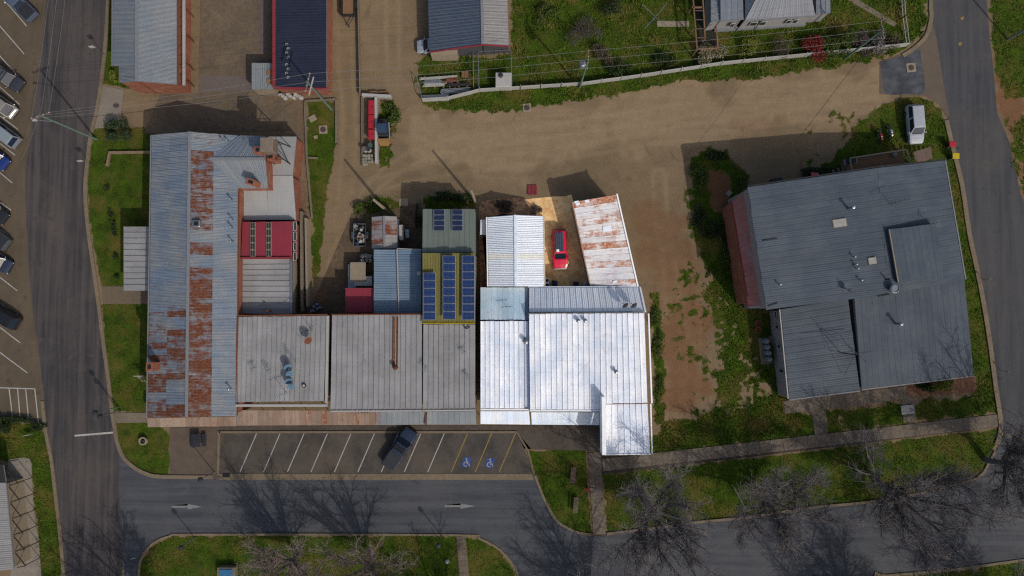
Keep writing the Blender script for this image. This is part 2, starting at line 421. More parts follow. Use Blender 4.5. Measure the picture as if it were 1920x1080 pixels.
n_big = noise(nt, tc, .09, 5, .6, .5); n_mid = noise(nt, tc, .7, 6, .65); n_fine = noise(nt, tc, 7.0, 5, .75); n_grav = noise(nt, tc, 22.0, 3, .8)
dirt = mix(nt, mrange(nt, n_big, .35, .65), C(106, 91, 70), C(120, 102, 79))
dirt = mix(nt, sp.outputs[2], dirt, C(131, 112, 88))
trk = noise(nt, tc, .8, 5, .6, .4, (.12, 1.1, 1))          # wheel tracks along the lane
dirt = mix(nt, mrange(nt, trk, .5, .72, 0, .3), dirt, C(88, 73, 56))
dirt = mix(nt, mth(nt, 'MULTIPLY', at.outputs['Alpha'], .42), dirt, C(138, 119, 92))
wet = noise(nt, tc, .33, 6, .62, .9)
dirt = mix(nt, mrange(nt, wet, .6, .72, 0, .5), dirt, C(82, 66, 49))
dirt = mix(nt, sp.outputs[1], dirt, C(106, 72, 48))
dirt = scalec(nt, dirt, mth(nt, 'MULTIPLY', mrange(nt, n_mid, .3, .7, .9, 1.08), mth(nt, 'MULTIPLY', mrange(nt, n_fine, .3, .7, .86, 1.14), mrange(nt, n_grav, .3, .7, .85, 1.15))))
gr_a = mix(nt, mrange(nt, n_mid, .35, .65), C(42, 56, 11), C(62, 80, 17))
gr_y = mix(nt, mrange(nt, noise(nt, tc, .28, 6, .65), .47, .68), gr_a, C(86, 77, 36))
gr = scalec(nt, gr_y, mth(nt, 'MULTIPLY', mrange(nt, n_fine, .3, .7, .6, 1.35), mrange(nt, n_grav, .3, .7, .75, 1.25)))
gm_f = mrange(nt, mth(nt, 'ADD', sp.outputs[0], mth(nt, 'MULTIPLY', mth(nt, 'SUBTRACT', n_fine, .5), 1.3)), .34, .66)
nt.links.new(mix(nt, gm_f, dirt, gr), b.inputs['Base Color']); b.inputs['Roughness'].default_value = .95; b.inputs['Specular IOR Level'].default_value = .1
bump(nt, b, mth(nt, 'ADD', n_fine, mth(nt, 'MULTIPLY', n_mid, 1.5)), .5, .06)
gme.materials.append(gm)
ground = bpy.data.objects.new('ground', gme); col.objects.link(ground); struct(ground)

# ------------------------------------------------------------------ road sheets
def asphalt(name, c, c2, streak, wear):
    m, nt, b = new_mat(name)
    tc = nd(nt, 'ShaderNodeTexCoord').outputs['Object']
    a = noise(nt, tc, .12, 5, .6, .3); f = noise(nt, tc, 9, 4, .8); s = noise(nt, tc, 1.0, 4, .6, .15, streak); p = noise(nt, tc, .55, 6, .65)
    cc = mix(nt, mrange(nt, s, .38, .6), c, c2)
    cc = mix(nt, mrange(nt, a, .45, .7, 0, .6), cc, wear)
    cc = mix(nt, mrange(nt, p, .58, .7, 0, .5), cc, C(40, 38, 38))
    p2 = noise(nt, tc, .4, 6, .6, 1.2); cc = mix(nt, mrange(nt, p2, .58, .7, 0, .45), cc, wear)
    v = nd(nt, 'ShaderNodeTexVoronoi', Scale=.22, _feature='DISTANCE_TO_EDGE'); 
    vm = nd(nt, 'ShaderNodeVectorMath', _operation='ADD'); nt.links.new(tc, vm.inputs[0])
    sc_ = nd(nt, 'ShaderNodeVectorMath', _operation='SCALE'); sc_.inputs['Scale'].default_value = 3.0
    nn = nd(nt, 'ShaderNodeTexNoise', Scale=.8, Detail=4); nt.links.new(tc, nn.inputs['Vector']); nt.links.new(nn.outputs['Color'], sc_.inputs[0]); nt.links.new(sc_.outputs[0], vm.inputs[1])
    nt.links.new(vm.outputs[0], v.inputs['Vector'])
    cr = mrange(nt, v.outputs['Distance'], .0, .012, .35, 0)
    cc = mix(nt, mth(nt, 'MULTIPLY', cr, mrange(nt, p, .45, .6)), cc, C(30, 29, 29))
    cc = scalec(nt, cc, mth(nt, 'MULTIPLY', mrange(nt, f, .3, .7, .84, 1.16), mrange(nt, p, .3, .7, .92, 1.08)))
    nt.links.new(cc, b.inputs['Base Color']); b.inputs['Roughness'].default_value = .85; b.inputs['Specular IOR Level'].default_value = .25
    bump(nt, b, f, .3, .01)
    return m
def sheet(name, pts, z, mat, kind='structure', parent=None):
    P = P2(pts, z)
    a = sum(P[i].x * P[(i + 1) % len(P)].y - P[(i + 1) % len(P)].x * P[i].y for i in range(len(P)))
    if a < 0: P = P[::-1]
    bm = bmesh.new(); f = bm.faces.new([bm.verts.new(p) for p in P]); bmesh.ops.triangulate(bm, faces=[f])
    me = bpy.data.meshes.new(name); bm.to_mesh(me); bm.free(); me.materials.append(mat)
    o = bpy.data.objects.new(name, me); link(o, parent)
    if kind: o['kind'] = kind
    return o
def ribbon(name, pts, width, z0, z1, mat, side=0, kind='structure', parent=None):
    P = P2(pts, 0); L = []
    for i, p in enumerate(P):
        d = (P[min(i + 1, len(P) - 1)] - P[max(i - 1, 0)]); d.z = 0; d.normalize(); n = Vector((-d.y, d.x, 0))
        a, c = p + n * width * (side - 1) / 2, p + n * width * (side + 1) / 2
        L.append([(a.x, a.y, z0), (c.x, c.y, z0), (c.x, c.y, z1), (a.x, a.y, z1)])
    o = MB().loft(L).build(name, mat, parent)
    if kind: o['kind'] = kind
    return o
A1 = asphalt('asphalt_main', C(48, 47, 49), C(72, 66, 64), (1.3, .05, 1), C(82, 74, 68))
A2 = asphalt('asphalt_street', C(56, 58, 63), C(70, 72, 76), (.05, 1.2, 1), C(80, 80, 80))
A3 = asphalt('asphalt_side', C(56, 57, 60), C(68, 67, 69), (1.2, .06, 1), C(78, 73, 68))
A4 = asphalt('asphalt_parking', C(56, 53, 50), C(72, 67, 61), (.5, .35, 1), C(90, 79, 66))
A5 = asphalt('parking_gravel_seal', C(78, 68, 55), C(86, 75, 60), (.6, .2, 1), C(94, 82, 66))
KM = M('kerb_concrete', C(106, 94, 76), .9, var=.2, scale=3, big=.12)
PM = M('footpath_concrete', C(100, 90, 78), .92, var=.22, scale=2.2, big=.18, rnd=.12)
left_kerb = rnd_poly([(203, -160), (200, 0), (192, 110), (180, 200), (168, 250), (160, 312), (157, 362), (162, 425), (172, 500), (184, 585), (190, 635), (200, 710), (207, 772), (212, 800), (217, 830), (229, 859), (250, 879), (275, 892), (304, 897), (399, 898)])
left_edge = rnd_poly([(100, -160), (88, 0), (75, 112), (57, 250), (50, 300), (47, 337), (51, 450), (60, 572), (70, 640), (80, 722), (89, 807), (99, 856), (107, 922), (116, 1000), (124, 1090), (134, 1220)])
isl = rnd_poly([(238, 1220), (258, 1085), (262, 1050), (285, 1018), (320, 1003), (375, 1000), (850, 1001), (900, 1008), (940, 1030), (965, 1060), (976, 1090), (1010, 1220)])
park_r = rnd_poly([(1000, 890), (1003, 898), (1020, 940), (1040, 975), (1060, 990), (1085, 1001), (1112, 1005)])
right_low = rnd_poly([(1138, 1003), (1220, 993), (1309, 981), (1400, 972), (1520, 954), (1639, 942), (1760, 920), (1833, 898), (1855, 870), (1872, 835), (1880, 797), (1870, 722), (1857, 625), (1840, 527), (1821, 438), (1807, 345), (1787, 265), (1778, 225)])
sheet('parking_lane', [(-140, -160)] + left_edge[:1] + left_edge[:31] + [(86, 800), (60, 796), (0, 784), (-140, 780)], .006, A5)
sheet('road', left_edge[::-1] + left_kerb[:49] + [(236, 905), (232, 1000), (225, 1220)], .010, A1)
street = left_kerb[44:] + [(399, 898), (1000, 898)] + park_r[1:] + [(1138, 1003)] + right_low[:27] + [(1884, 812), (1990, 900), (2060, 1030), (1930, 1046), (1805, 1062), (1640, 1078), (1620, 1220)] + isl[::-1]
sheet('street', street, .014, A2)
sheet('side_road', [(1752, -160), (1746, 10), (1748, 40), (1757, 75), (1770, 162), (1780, 212)] + right_low[::-1][:20] + [(1884, 812), (2060, 900), (2060, 560), (1960, 470), (1914, 364), (1892, 265), (1870, 212), (1862, 125), (1855, 62), (1850, 0), (1845, -160)], .018, A3)
sheet('lane_mouth', [(1746, 12), (1742, 34), (1735, 62), (1720, 82), (1690, 102), (1650, 116), (1650, 176), (1690, 178), (1735, 180), (1762, 196), (1776, 220), (1784, 222), (1774, 162), (1761, 75), (1752, 40)], .012, M('chip_seal', C(88, 78, 66), .9, var=.15, scale=6, big=.1))
sheet('asphalt_patch', rnd_poly([(1650, 116), (1690, 104), (1722, 88), (1727, 110), (1732, 140), (1732, 174), (1700, 176), (1662, 176), (1655, 150), (1650, 116)]), .016, M('patch_asphalt', C(54, 57, 62), .85, var=.3, scale=1.5, big=.2, c2=C(72, 74, 76)))
sheet('car_park', [(414, 811), (970, 811), (1002, 889), (412, 889)], .016, A4)
sheet('forecourt', [(380, -160), (500, -160), (512, 120), (478, 170), (560, 195), (560, 245), (270, 250), (300, 178), (345, 176), (372, 172)], .005, M('forecourt_gravel', C(98, 84, 66), .95, var=.2, scale=3, big=.15, c2=C(88, 78, 66)))
sheet('driveway', [(188, 160), (225, 167), (232, 170), (224, 240), (172, 240), (180, 200)], .012, M('driveway_concrete', C(118, 108, 96), .9, var=.1, scale=2, big=.1))
sheet('forecourt_slab', [(376, 142), (474, 142), (474, 170), (376, 172)], .009, M('grey_slab', C(94, 84, 78), .9, var=.1, scale=2))
sheet('forecourt_strip', [(487, -160), (500, -160), (501, 98), (488, 98)], .009, M('mauve_slab', C(92, 80, 76), .9, var=.15, scale=2))
sheet('pavement', [(318, 801), (412, 801), (412, 898), (304, 896), (318, 890)], .010, M('brown_pavers', C(84, 73, 62), .9, var=.2, scale=8, big=.12))
sheet('gravel_path', rnd_poly([(16, 862), (55, 860), (60, 900), (66, 980), (74, 1030), (76, 1220), (-10, 1220), (20, 1070), (12, 900)]), .010, M('white_gravel', C(120, 112, 102), .95, var=.22, scale=14, big=.12))
sheet('shop_footpath', [(412, 798), (1126, 798), (1128, 846), (996, 842), (971, 812), (412, 811)], .008, M('shop_pavement', C(72, 64, 57), .9, var=.25, scale=2, big=.2))
yard_m = M('yard_sand_brightened', C(228, 190, 136), .95, var=.12, scale=3, big=.12, c2=C(204, 158, 104), bmp=.2)  # sand made paler: the property's highlight is put into its colour
sheet('yard', rnd_poly([(985, 374), (1000, 372), (1060, 368), (1076, 380), (1104, 536), (1022, 540), (1021, 420), (1012, 400)]), .006, yard_m)
sheet('yard_garden_bed', rnd_poly([(898, 378), (940, 372), (985, 374), (1005, 398), (1018, 410), (912, 410), (914, 540), (900, 540)]), .009, M('mulch', C(172, 128, 92), .95, var=.45, scale=5, big=.25, c2=C(118, 92, 74), bmp=.5))
sheet('entry_path', [(190, 537), (290, 537), (290, 570), (193, 570)], .010, M('entry_concrete', C(96, 84, 68), .9, var=.14, scale=2))
sheet('corner_path', [(212, 774), (290, 774), (290, 792), (215, 793)], .012, MT['concrete'])
sheet('yard_path', [(548, 185), (570, 185), (574, 400), (584, 560), (562, 590), (548, 560)], .007, M('side_path', C(100, 84, 66), .92, var=.2, scale=2, big=.15))
sheet('rear_yard', [(590, 560), (660, 400), (700, 400), (790, 380), (795, 600), (585, 600)], .006, M('rear_yard_dirt', C(86, 72, 56), .95, var=.3, scale=2, big=.2))
pv = M('old_brick_paving', C(84, 68, 56), .95, var=.35, scale=6, rnd=.3)
for i in range(5):           # small paving bricks behind the rusty shed
    for j in range(16):
        if R.random() < .12: continue
        p = W(756 + i * 7.2, 386 + j * 5.4, .01); MBk = MB().box((p.x, p.y, .015), (.42, .30, .05), R.uniform(-.05, .05)).build('paving_brick', pv)
        if i == 0 and j == 0: pass
        MBk.parent = bpy.data.objects['rear_yard']
# kerbs
ribbon('kerb', left_kerb, .45, -.02, .12, KM, 1)
ribbon('kerb', left_edge[28:], .4, -.02, .12, KM, -1)
ribbon('kerb', isl, .25, -.02, .13, KM, -1)
ribbon('kerb', park_r, .3, -.02, .12, KM, 1)
ribbon('kerb', right_low[:27], .3, -.02, .12, KM, 1)
ribbon('kerb', right_low[27:], .55, -.02, .12, KM, 1)
ribbon('kerb', rnd_poly([(1748, -160), (1741, 0), (1742, 30), (1734, 64), (1714, 86), (1690, 102)]), .5, -.02, .12, KM, 1)
ribbon('kerb', [(411, 894), (1000, 894)], .75, -.02, .05, KM, 0)
ribbon('kerb', [(411, 810), (970, 810)], .25, -.02, .12, KM, 0)
ribbon('kerb', [(411, 808), (409, 892)], .3, -.02, .12, KM, 0)
ribbon('kerb', [(970, 811), (990, 845), (1001, 889)], .2, -.02, .12, KM, 0)
ribbon('kerb', rnd_poly([(1634, 1220), (1637, 1082), (1660, 1077), (1760, 1068), (1805, 1063), (1930, 1046), (2060, 1030)]), .3, -.02, .12, KM, -1)
# footpath slabs, one by one
def slabs(root, p0, p1, w, n, z=.05, skip=()):
    a, c = W(*p0), W(*p1); d = (c - a) / n; L = d.length; ang = math.atan2(d.y, d.x)
    for i in range(n):
        if i in skip: continue
        q = a + d * (i + .5)
        MB().box((q.x, q.y, z / 2 - .01 + R.uniform(-.008, .008)), (L - .025, w, z + .02), ang + R.uniform(-.004, .004)).build('paving_slab', PM, root)
fp = sheet('footpath', [(1122, 856), (1225, 855), (1876, 777), (1876, 800), (1130, 890)], .006, M('joint_sand', C(62, 54, 46), .95))
slabs(fp, (1130, 872), (1874, 788), 1.5, 33)
fp2 = sheet('footpath', [(1101, 848), (1126, 848), (1136, 1000), (1112, 1003)], .007, MT['soilred'])
slabs(fp2, (1114, 848), (1124, 1001), 1.5, 7)
fp3 = sheet('footpath', [(855, 1005), (873, 1005), (884, 1120), (864, 1120)], .008, MT['soilred'])
slabs(fp3, (864, 1006), (874, 1120), 1.1, 5)
fp4 = sheet('footpath', [(1466, 752), (1830, 705), (1832, 735), (1700, 745), (1560, 764), (1470, 776)], .006, MT['soilred'])
slabs(fp4, (1470, 764), (1700, 736), 1.6, 10)
sheet('footpath', [(1521, 768), (1548, 766), (1553, 812), (1528, 816)], .011, PM)
sheet('footpath', [(1690, 742), (1714, 739), (1719, 790), (1694, 793)], .011, PM)
sheet('garden_path', [(1590, 0), (1604, -4), (1682, 44), (1676, 50)], .008, MT['concrete'])
sheet('garden_slab', [(1232, 39), (1292, 39), (1292, 50), (1232, 50)], .02, MT['cream'])
# painted markings
WP = M('white_line_paint', C(150, 148, 143), .8, var=.25, scale=6, big=.12)
YP = M('yellow_line_paint', C(126, 104, 52), .8, var=.22, scale=5)
BP = M('blue_bay_paint', C(44, 66, 118), .8, var=.3, scale=4)
def stripe(p, q, w, mat, z=.024, name='painted_line'):
    a, c = W(*p, z), W(*q, z); d = (c - a).normalized(); n = Vector((-d.y, d.x, 0)) * w / 2
    o = mesh(name, [a - n, c - n, c + n, a + n], [(0, 1, 2, 3)], mat); o['kind'] = 'structure'; return o
for a, q in [((0, -60), (20, -30)), ((8, 0), (50, 49)), ((0, 49), (45, 101)), ((0, 105), (40, 150)), ((0, 163), (37, 196)), ((0, 217), (34, 243)), ((0, 269), (28, 291)), ((0, 324), (23, 343)), ((0, 380), (21, 394)), ((0, 430), (21, 444)), ((0, 474), (26, 494)), ((0, 520), (32, 545)), ((0, 568), (38, 598)), ((8, 620), (38, 643)), ((0, 661), (51, 699))]:
    d = (q[0] - a[0], q[1] - a[1]); stripe((a[0] - d[0] * .8, a[1] - d[1] * .8), q, .12, WP, .014)
for a, q in [((-40, 726), (65, 729)), ((65, 728), (72, 792)), ((48, 729), (54, 790)), ((33, 729), (38, 788)), ((17, 729), (24, 786))]: stripe(a, q, .13, WP, .014)
for i, x in enumerate([481, 525, 570, 614, 658, 702, 746, 789, 833]): stripe((x, 813), (x - 31, 885), .11, WP)
for x in [877, 922, 967]: stripe((x, 812), (x - 31, 885), .12, YP)
stripe((140, 817), (212, 811), .22, WP, .018)
for cx, cy in [(350, 950), (862, 949)]:
    a = [(cx - 28, cy - 1.8), (cx + 2, cy - 1.8), (cx + 2, cy - 5), (cx + 29, cy), (cx + 2, cy + 5), (cx + 2, cy + 1.8), (cx - 28, cy + 1.8)]
    o = sheet('painted_arrow', a, .022, mt('worn_arrow_paint', C(112, 112, 110), .8, var=.3, scale=5))
for cx, cy in [(875, 867), (919, 868)]:
    q = sheet('painted_wheelchair_symbol', [(cx - 6, cy - 10), (cx + 9, cy - 8), (cx + 6, cy + 9), (cx - 9, cy + 8)], .022, BP)
    z = .027; mb = MB(); o0 = W(cx, cy, z); s = .052
    def pt(u, v): return (o0.x + u * s, o0.y - v * s, z)
    n = 16; ring = []
    for k in range(n):
        t0, t1 = math.radians(60 + 270 * k / n), math.radians(60 + 270 * (k + 1) / n)
        for (r0, r1) in ((4.6, 6.0),):
            mb.add([pt(-1.5 + r0 * math.cos(t0), 4 + r0 * math.sin(t0)), pt(-1.5 + r1 * math.cos(t0), 4 + r1 * math.sin(t0)), pt(-1.5 + r1 * math.cos(t1), 4 + r1 * math.sin(t1)), pt(-1.5 + r0 * math.cos(t1), 4 + r0 * math.sin(t1))], [(0, 1, 2, 3)])
    def seg(a, c, w):
        d = Vector((c[0] - a[0], c[1] - a[1], 0)).normalized(); nx_, ny_ = -d.y * w / 2, d.x * w / 2
        mb.add([pt(a[0] - nx_, a[1] - ny_), pt(c[0] - nx_, c[1] - ny_), pt(c[0] + nx_, c[1] + ny_), pt(a[0] + nx_, a[1] + ny_)], [(0, 1, 2, 3)])
    seg((0, -6), (0, 3), 1.6); seg((-.6, 3), (5, 3), 1.6); seg((4.6, 2.4), (6.5, 8), 1.6); seg((0, -2.5), (4, -2.5), 1.3)
    mb.add([pt(1.8 * math.cos(t), -8.4 + 1.8 * math.sin(t)) for t in [k * math.pi / 5 for k in range(10)]], [tuple(range(10))])
    w_ = mb.build('wheelchair_mark', WP, q)
for cx, cy in [(1804, 34), (1800, 82)]: sheet('painted_mark', [(cx - 3, cy - 2), (cx + 4, cy - 3), (cx + 2, cy + 3), (cx - 2, cy + 4)], .023, YP)

# grass blades
blade_m, nt, b = new_mat('grass_blades')
tc = nd(nt, 'ShaderNodeTexCoord').outputs['Object']
a = noise(nt, tc, .45, 5, .6); f = noise(nt, tc, 6, 3, .7); y_ = noise(nt, tc, .28, 6, .65)
cc = mix(nt, mrange(nt, a, .35, .65), C(48, 63, 12), C(74, 94, 21)); cc = mix(nt, mrange(nt, y_, .48, .66), cc, C(100, 91, 42))
cc = scalec(nt, cc, mrange(nt, f, .3, .7, .65, 1.35)); nt.links.new(cc, b.inputs['Base Color']); b.inputs['Roughness'].default_value = .8; b.inputs['Specular IOR Level'].default_value = .15
VS = []; 
for k, (pts, rg, st, th) in enumerate(GRASS):
    P = P2(pts); x0, x1 = max(-70, min(p.x for p in P) - .6), min(70, max(p.x for p in P) + .6); y0, y1 = max(-42, min(p.y for p in P) - .6), min(46, max(p.y for p in P) + .6)
    n = int((x1 - x0) * (y1 - y0) * 34); X = NP.uniform(x0, x1, n); Y = NP.uniform(y0, y1, n)
    ii = np.clip(np.round((X + 84) / .25).astype(int) + 5, 0, nx - 1); jj = np.clip(np.round((Y + 56) / .25).astype(int) + 5, 0, ny - 1)
    ok = (g_grass[jj, ii] > .35) & (sdist(P, X, Y) < rg + .15) & (NP.random(n) < .35 + g_grass[jj, ii])
    clump = np.clip(.8 + 1.6 * fnoise(X, Y, 1.6, 40 + k), .25, 2.2)
    X, Y, cl = X[ok], Y[ok], clump[ok]; m_ = len(X)
    ang = NP.uniform(0, 6.283, m_); w = NP.uniform(.03, .06, m_) * (1 + th * 3); ln = NP.uniform(.4, 1.5, m_) * th * cl; h = NP.uniform(.5, 1.3, m_) * th * cl
    dx, dy = np.cos(ang), np.sin(ang)
    z0 = np.full(m_, -.05)
    tri = np.stack([np.stack([X - dy * w, Y + dx * w, z0], -1), np.stack([X + dy * w, Y - dx * w, z0], -1), np.stack([X + dx * ln, Y + dy * ln, h + .01], -1)], 1)
    VS.append(tri.reshape(-1, 3))
V = np.concatenate(VS).astype(np.float32); nT = len(V) // 3
me = bpy.data.meshes.new('grass'); me.vertices.add(len(V)); me.vertices.foreach_set('co', V.ravel())
me.loops.add(len(V)); me.loops.foreach_set('vertex_index', np.arange(len(V), dtype=np.int32))
me.polygons.add(nT); me.polygons.foreach_set('loop_start', np.arange(0, len(V), 3, dtype=np.int32)); me.update(calc_edges=True)
me.materials.append(blade_m); g = bpy.data.objects.new('grass', me); col.objects.link(g); g['kind'] = 'stuff'; g['label'] = 'short green and yellowing grass on the verges and yards'
print('grass tris', nT)
# ------------------------------------------------------------------ buildings
def bil(q, u, v):
    A, B, Cc, D = q
    return A * (1 - u) * (1 - v) + B * u * (1 - v) + Cc * u * v + D * (1 - u) * v
PROF = {
    'pan':  lambda w: [(0, 0), (.006, .085), (.07, .085), (.076, 0), (w - .003, 0)],
    'flat': lambda w: [(0, .014), (w * .5, .010), (w - .002, .002)],
    'lap':  lambda w: [(0, 0), (.004, .035), (.06, .035), (.075, .004), (w - .002, .0)],
    'rib2': lambda w: [(0, 0), (.02, .055), (.07, .055), (.09, 0), (w / 2, 0), (w / 2 + .02, .055), (w / 2 + .07, .055), (w / 2 + .09, 0), (w - .003, 0)],
    'rib3': lambda w: [p for k in range(3) for p in ((w * k / 3, 0), (w * k / 3 + .03, .032), (w * k / 3 + .08, .032), (w * k / 3 + .12, 0))] + [(w - .003, 0)],
}
def roof(parent, quad, n, mat, prof='lap', rust=0.0, rows=(0, 1), label=None, mats=None, jitter=.004, deck=None, name='roof'):
    """quad: 4 survey corners (px,py,z); sheets are laid side by side from corner 1 to corner 2 and run to corners 4 and 3"""
    q = [W(*c) for c in quad]
    nrm = (q[1] - q[0]).cross(q[3] - q[0])
    flip = nrm.z < 0
    dz = Vector((0, 0, .05)); dt = Vector((0, 0, .16))
    b_, t_ = [p - dt for p in q], [p - dz for p in q]
    if flip: b_, t_ = b_[::-1], t_[::-1]
    deck_o = MB().hexa(b_, t_).build(name, deck or MT['grey'], parent)
    if label: deck_o['label'] = label
    width = ((q[1] - q[0]).length + (q[2] - q[3]).length) / 2; length = ((q[3] - q[0]).length + (q[2] - q[1]).length) / 2
    w = width / n; pr = PROF[prof](w)
    for i in range(n):
        for r in range(len(rows) - 1):
            v0, v1 = rows[r], rows[r + 1]
            if r < len(rows) - 2: v1 += .004
            vs = []; uv = []; m = len(pr); zz = R.uniform(0, jitter) + (.006 * (len(rows) - r) if len(rows) > 2 else 0)
            e0, e1 = R.uniform(-.003, .003), R.uniform(-.003, .003)
            for k, v in enumerate((v0 + e0, v1 + e1)):
                for (x, h) in pr:
                    p = bil(q, (i + x / w) / n, v); vs.append((p.x, p.y, p.z + h + zz)); uv.append((x + i * .003, v * length))
            fs = [[k, k + 1, m + k + 1, m + k] for k in range(m - 1)]
            if flip: fs = [f[::-1] for f in fs]
            o = mesh('roof_sheet', vs, fs, (mats(i, r) if mats else None) or mat, deck_o, uvs=uv)
            o['rust'] = float(max(0, min(1, rust(i / n, r) if callable(rust) else rust)))
    return deck_o
def walls(parent, quads, mat, inset=.2, z0=-.1, name='wall', drop=.17):
    mb = MB()
    for quad in quads:
        q = [W(*c) for c in quad]; cx = sum((p for p in q), Vector()) / len(q); ins = []
        for p in q:
            d = Vector((cx.x - p.x, cx.y - p.y, 0)); L = d.length
            ins.append(p + d / L * inset * 1.4)
        a = sum(ins[i].x * ins[(i + 1) % len(ins)].y - ins[(i + 1) % len(ins)].x * ins[i].y for i in range(len(ins)))
        if a < 0: ins = ins[::-1]
        mb.hexa([(p.x, p.y, z0) for p in ins], [(p.x, p.y, p.z - drop) for p in ins])
    return mb.build(name, mat, parent)
def gutter(parent, a, b, mat, w=.14, h=.12, name='gutter', dz=-.05):
    p, q = W(*a), W(*b); p.z += dz; q.z += dz
    return MB().bar(p, q, w, h).build(name, mat, parent)
def bld(name, label, px, py): return thing(name, label, 'building', W(px, py, 0))
def pane(parent, c, u, v, w, h, mat, name='window', frame=None):
    """window on a wall: centre c, directions u (along) v (up); frame proud of wall, glass as its child"""
    c, u, v = Vector(c), Vector(u).normalized(), Vector(v).normalized(); n = u.cross(v).normalized()
    mb = MB()
    for s in (-1, 1):
        mb.bar(c + u * s * w / 2 - v * h / 2, c + u * s * w / 2 + v * h / 2, .08, .08)
        mb.bar(c + v * s * h / 2 - u * w / 2, c + v * s * h / 2 + u * w / 2, .08, .07)
    fr = mb.build(name, frame or MT['white'], parent)
    mesh('pane', [c - u * w / 2 - v * h / 2 + n * .01, c + u * w / 2 - v * h / 2 + n * .01, c + u * w / 2 + v * h / 2 + n * .01, c - u * w / 2 + v * h / 2 + n * .01], [(0, 1, 2, 3)], mat, fr)
    return fr

RM = dict(
    greyblue=MR('roof_grey_blue', C(106, 113, 119), C(116, 119, 121), corr=.15, rnd=.03, dirt=.1),
    hall=MR('roof_old_iron', C(96, 108, 122), C(116, 119, 121), rustc=C(76, 36, 22), rust2=C(106, 68, 48), rnd=.06, dirt=.14, corr=.16, grime=.18),
    navy=MR('roof_navy', C(33, 38, 54), C(38, 43, 58), corr=.2, rnd=.05, dirt=.08, cs=.4),
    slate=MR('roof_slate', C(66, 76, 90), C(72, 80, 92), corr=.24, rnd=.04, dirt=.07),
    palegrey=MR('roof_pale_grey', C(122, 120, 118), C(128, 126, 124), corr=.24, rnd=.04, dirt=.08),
    big=MR('roof_blue_grey_big', C(60, 68, 77), C(70, 77, 84), corr=.22, rnd=.07, dirt=.14, cs=.16, grime=.2),
    dimwhite=MR('roof_dimmed_white', C(126, 125, 124), C(138, 137, 136), rustc=C(100, 84, 72), rnd=.07, dirt=.1, grime=.2),  # white roofs, the dimming around the highlighted property put into the colour
    annex=MR('roof_plain_white', C(150, 150, 147), C(144, 144, 142), rnd=.0, dirt=.05),
    annex2=MR('roof_plain_white_worn', C(138, 138, 136), C(130, 130, 129), rnd=.0, dirt=.06),
    bright=MR('roof_brightened_white', C(231, 231, 233), C(206, 213, 223), rustc=C(160, 142, 124), rnd=.07, dirt=.12, grime=.24, screw=.1),  # same white roofing, the property's highlight put into the colour
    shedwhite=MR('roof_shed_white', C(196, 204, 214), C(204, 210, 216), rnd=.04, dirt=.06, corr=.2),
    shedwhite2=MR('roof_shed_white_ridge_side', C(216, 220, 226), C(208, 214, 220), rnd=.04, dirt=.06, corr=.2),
    translucent=MR('roof_fibreglass', C(206, 205, 196), C(212, 211, 204), rnd=.03, dirt=.06),
    paleblue=MR('roof_faded_blue', C(180, 204, 216), C(208, 218, 222), rnd=.1, dirt=.12),
    zinc=MR('roof_zinc', C(204, 210, 217), C(214, 216, 220), rnd=.08, dirt=.1, corr=.2),
    rustshed=MR('roof_rusting_zinc', C(196, 196, 200), C(214, 210, 206), rustc=C(140, 72, 44), rust2=C(198, 152, 122), rnd=.06, dirt=.1),
    rustbed=MR('roof_rust_beige', C(122, 100, 84), C(128, 112, 98), rustc=C(104, 52, 30), rust2=C(124, 84, 60), rnd=.14, dirt=.2),
    awn=MR('awning_zinc', C(108, 114, 118), C(116, 120, 122), rnd=.06, dirt=.1),
    awnbright=MR('awning_bright_zinc', C(196, 208, 222), C(214, 218, 222), rustc=C(180, 120, 84), rust2=C(200, 165, 140), rnd=.06, dirt=.1),
    red=MR('roof_red', C(124, 42, 54), C(118, 44, 54), rnd=.03, dirt=.06),
    redwash=MR('roof_faded_red', C(138, 88, 82), C(146, 98, 92), rnd=.06, dirt=.14),
    skyblue=MR('roof_pale_blue', C(98, 118, 136), C(108, 124, 138), rnd=.06, dirt=.08),
    sage=MR('roof_sage', C(98, 106, 98), C(94, 102, 96), rnd=.05, dirt=.06),
    olive=MR('roof_olive', C(112, 106, 58), C(106, 100, 54), rnd=.05, dirt=.08),
)
def ridgecap(parent, a, b, mat, w=.35, dz=.06):
    p, q = W(*a), W(*b); p.z += dz; q.z += dz
    return MB().bar(p, q, w, .06).build('ridge_cap', mat, parent)

# cottage, top left
t = bld('brick_cottage', 'grey iron roofed brick cottage with post verandah, top left corner beside the road', 272, 60)
E, Rg = 3.8, 5.0
ql = (213, -150, E), (212, 123, E), (256, 123, Rg), (257, -150, Rg)
ql2 = (223, 123, E), (223, 155, E), (256, 152, Rg), (256, 123, Rg)
qr = (331, -150, E), (331, 158, E), (256, 152, Rg), (257, -150, Rg)
roof(t, ql, 23, RM['greyblue'], 'flat', lambda f, r: R.choice([0, .12, .2])); roof(t, ql2, 3, RM['greyblue'], 'flat', .1); roof(t, qr, 26, RM['greyblue'], 'flat', .03)
ridgecap(t, (257, -150, Rg), (256, 152, Rg), MT['grey']); walls(t, [ql, ql2, qr], MT['brick'], .12)
gutter(t, (333, -150, 3.7), (333, 158, 3.7), MT['rustpaint']); gutter(t, (211, -150, 3.7), (210, 123, 3.7), MT['grey'])
MB().bar(W(345, -150, 3.0), W(345, 160, 3.0), .3, .22).build('verandah_beam', MT['white'], t)
for y in range(-8, 10):
    a = W(334, y * 18 - 3, 3.0); b_ = W(344, y * 18 - 3, 2.95); MB().bar(a, b_, .08, .1).build('rafter', MT['rustpaint'], t)
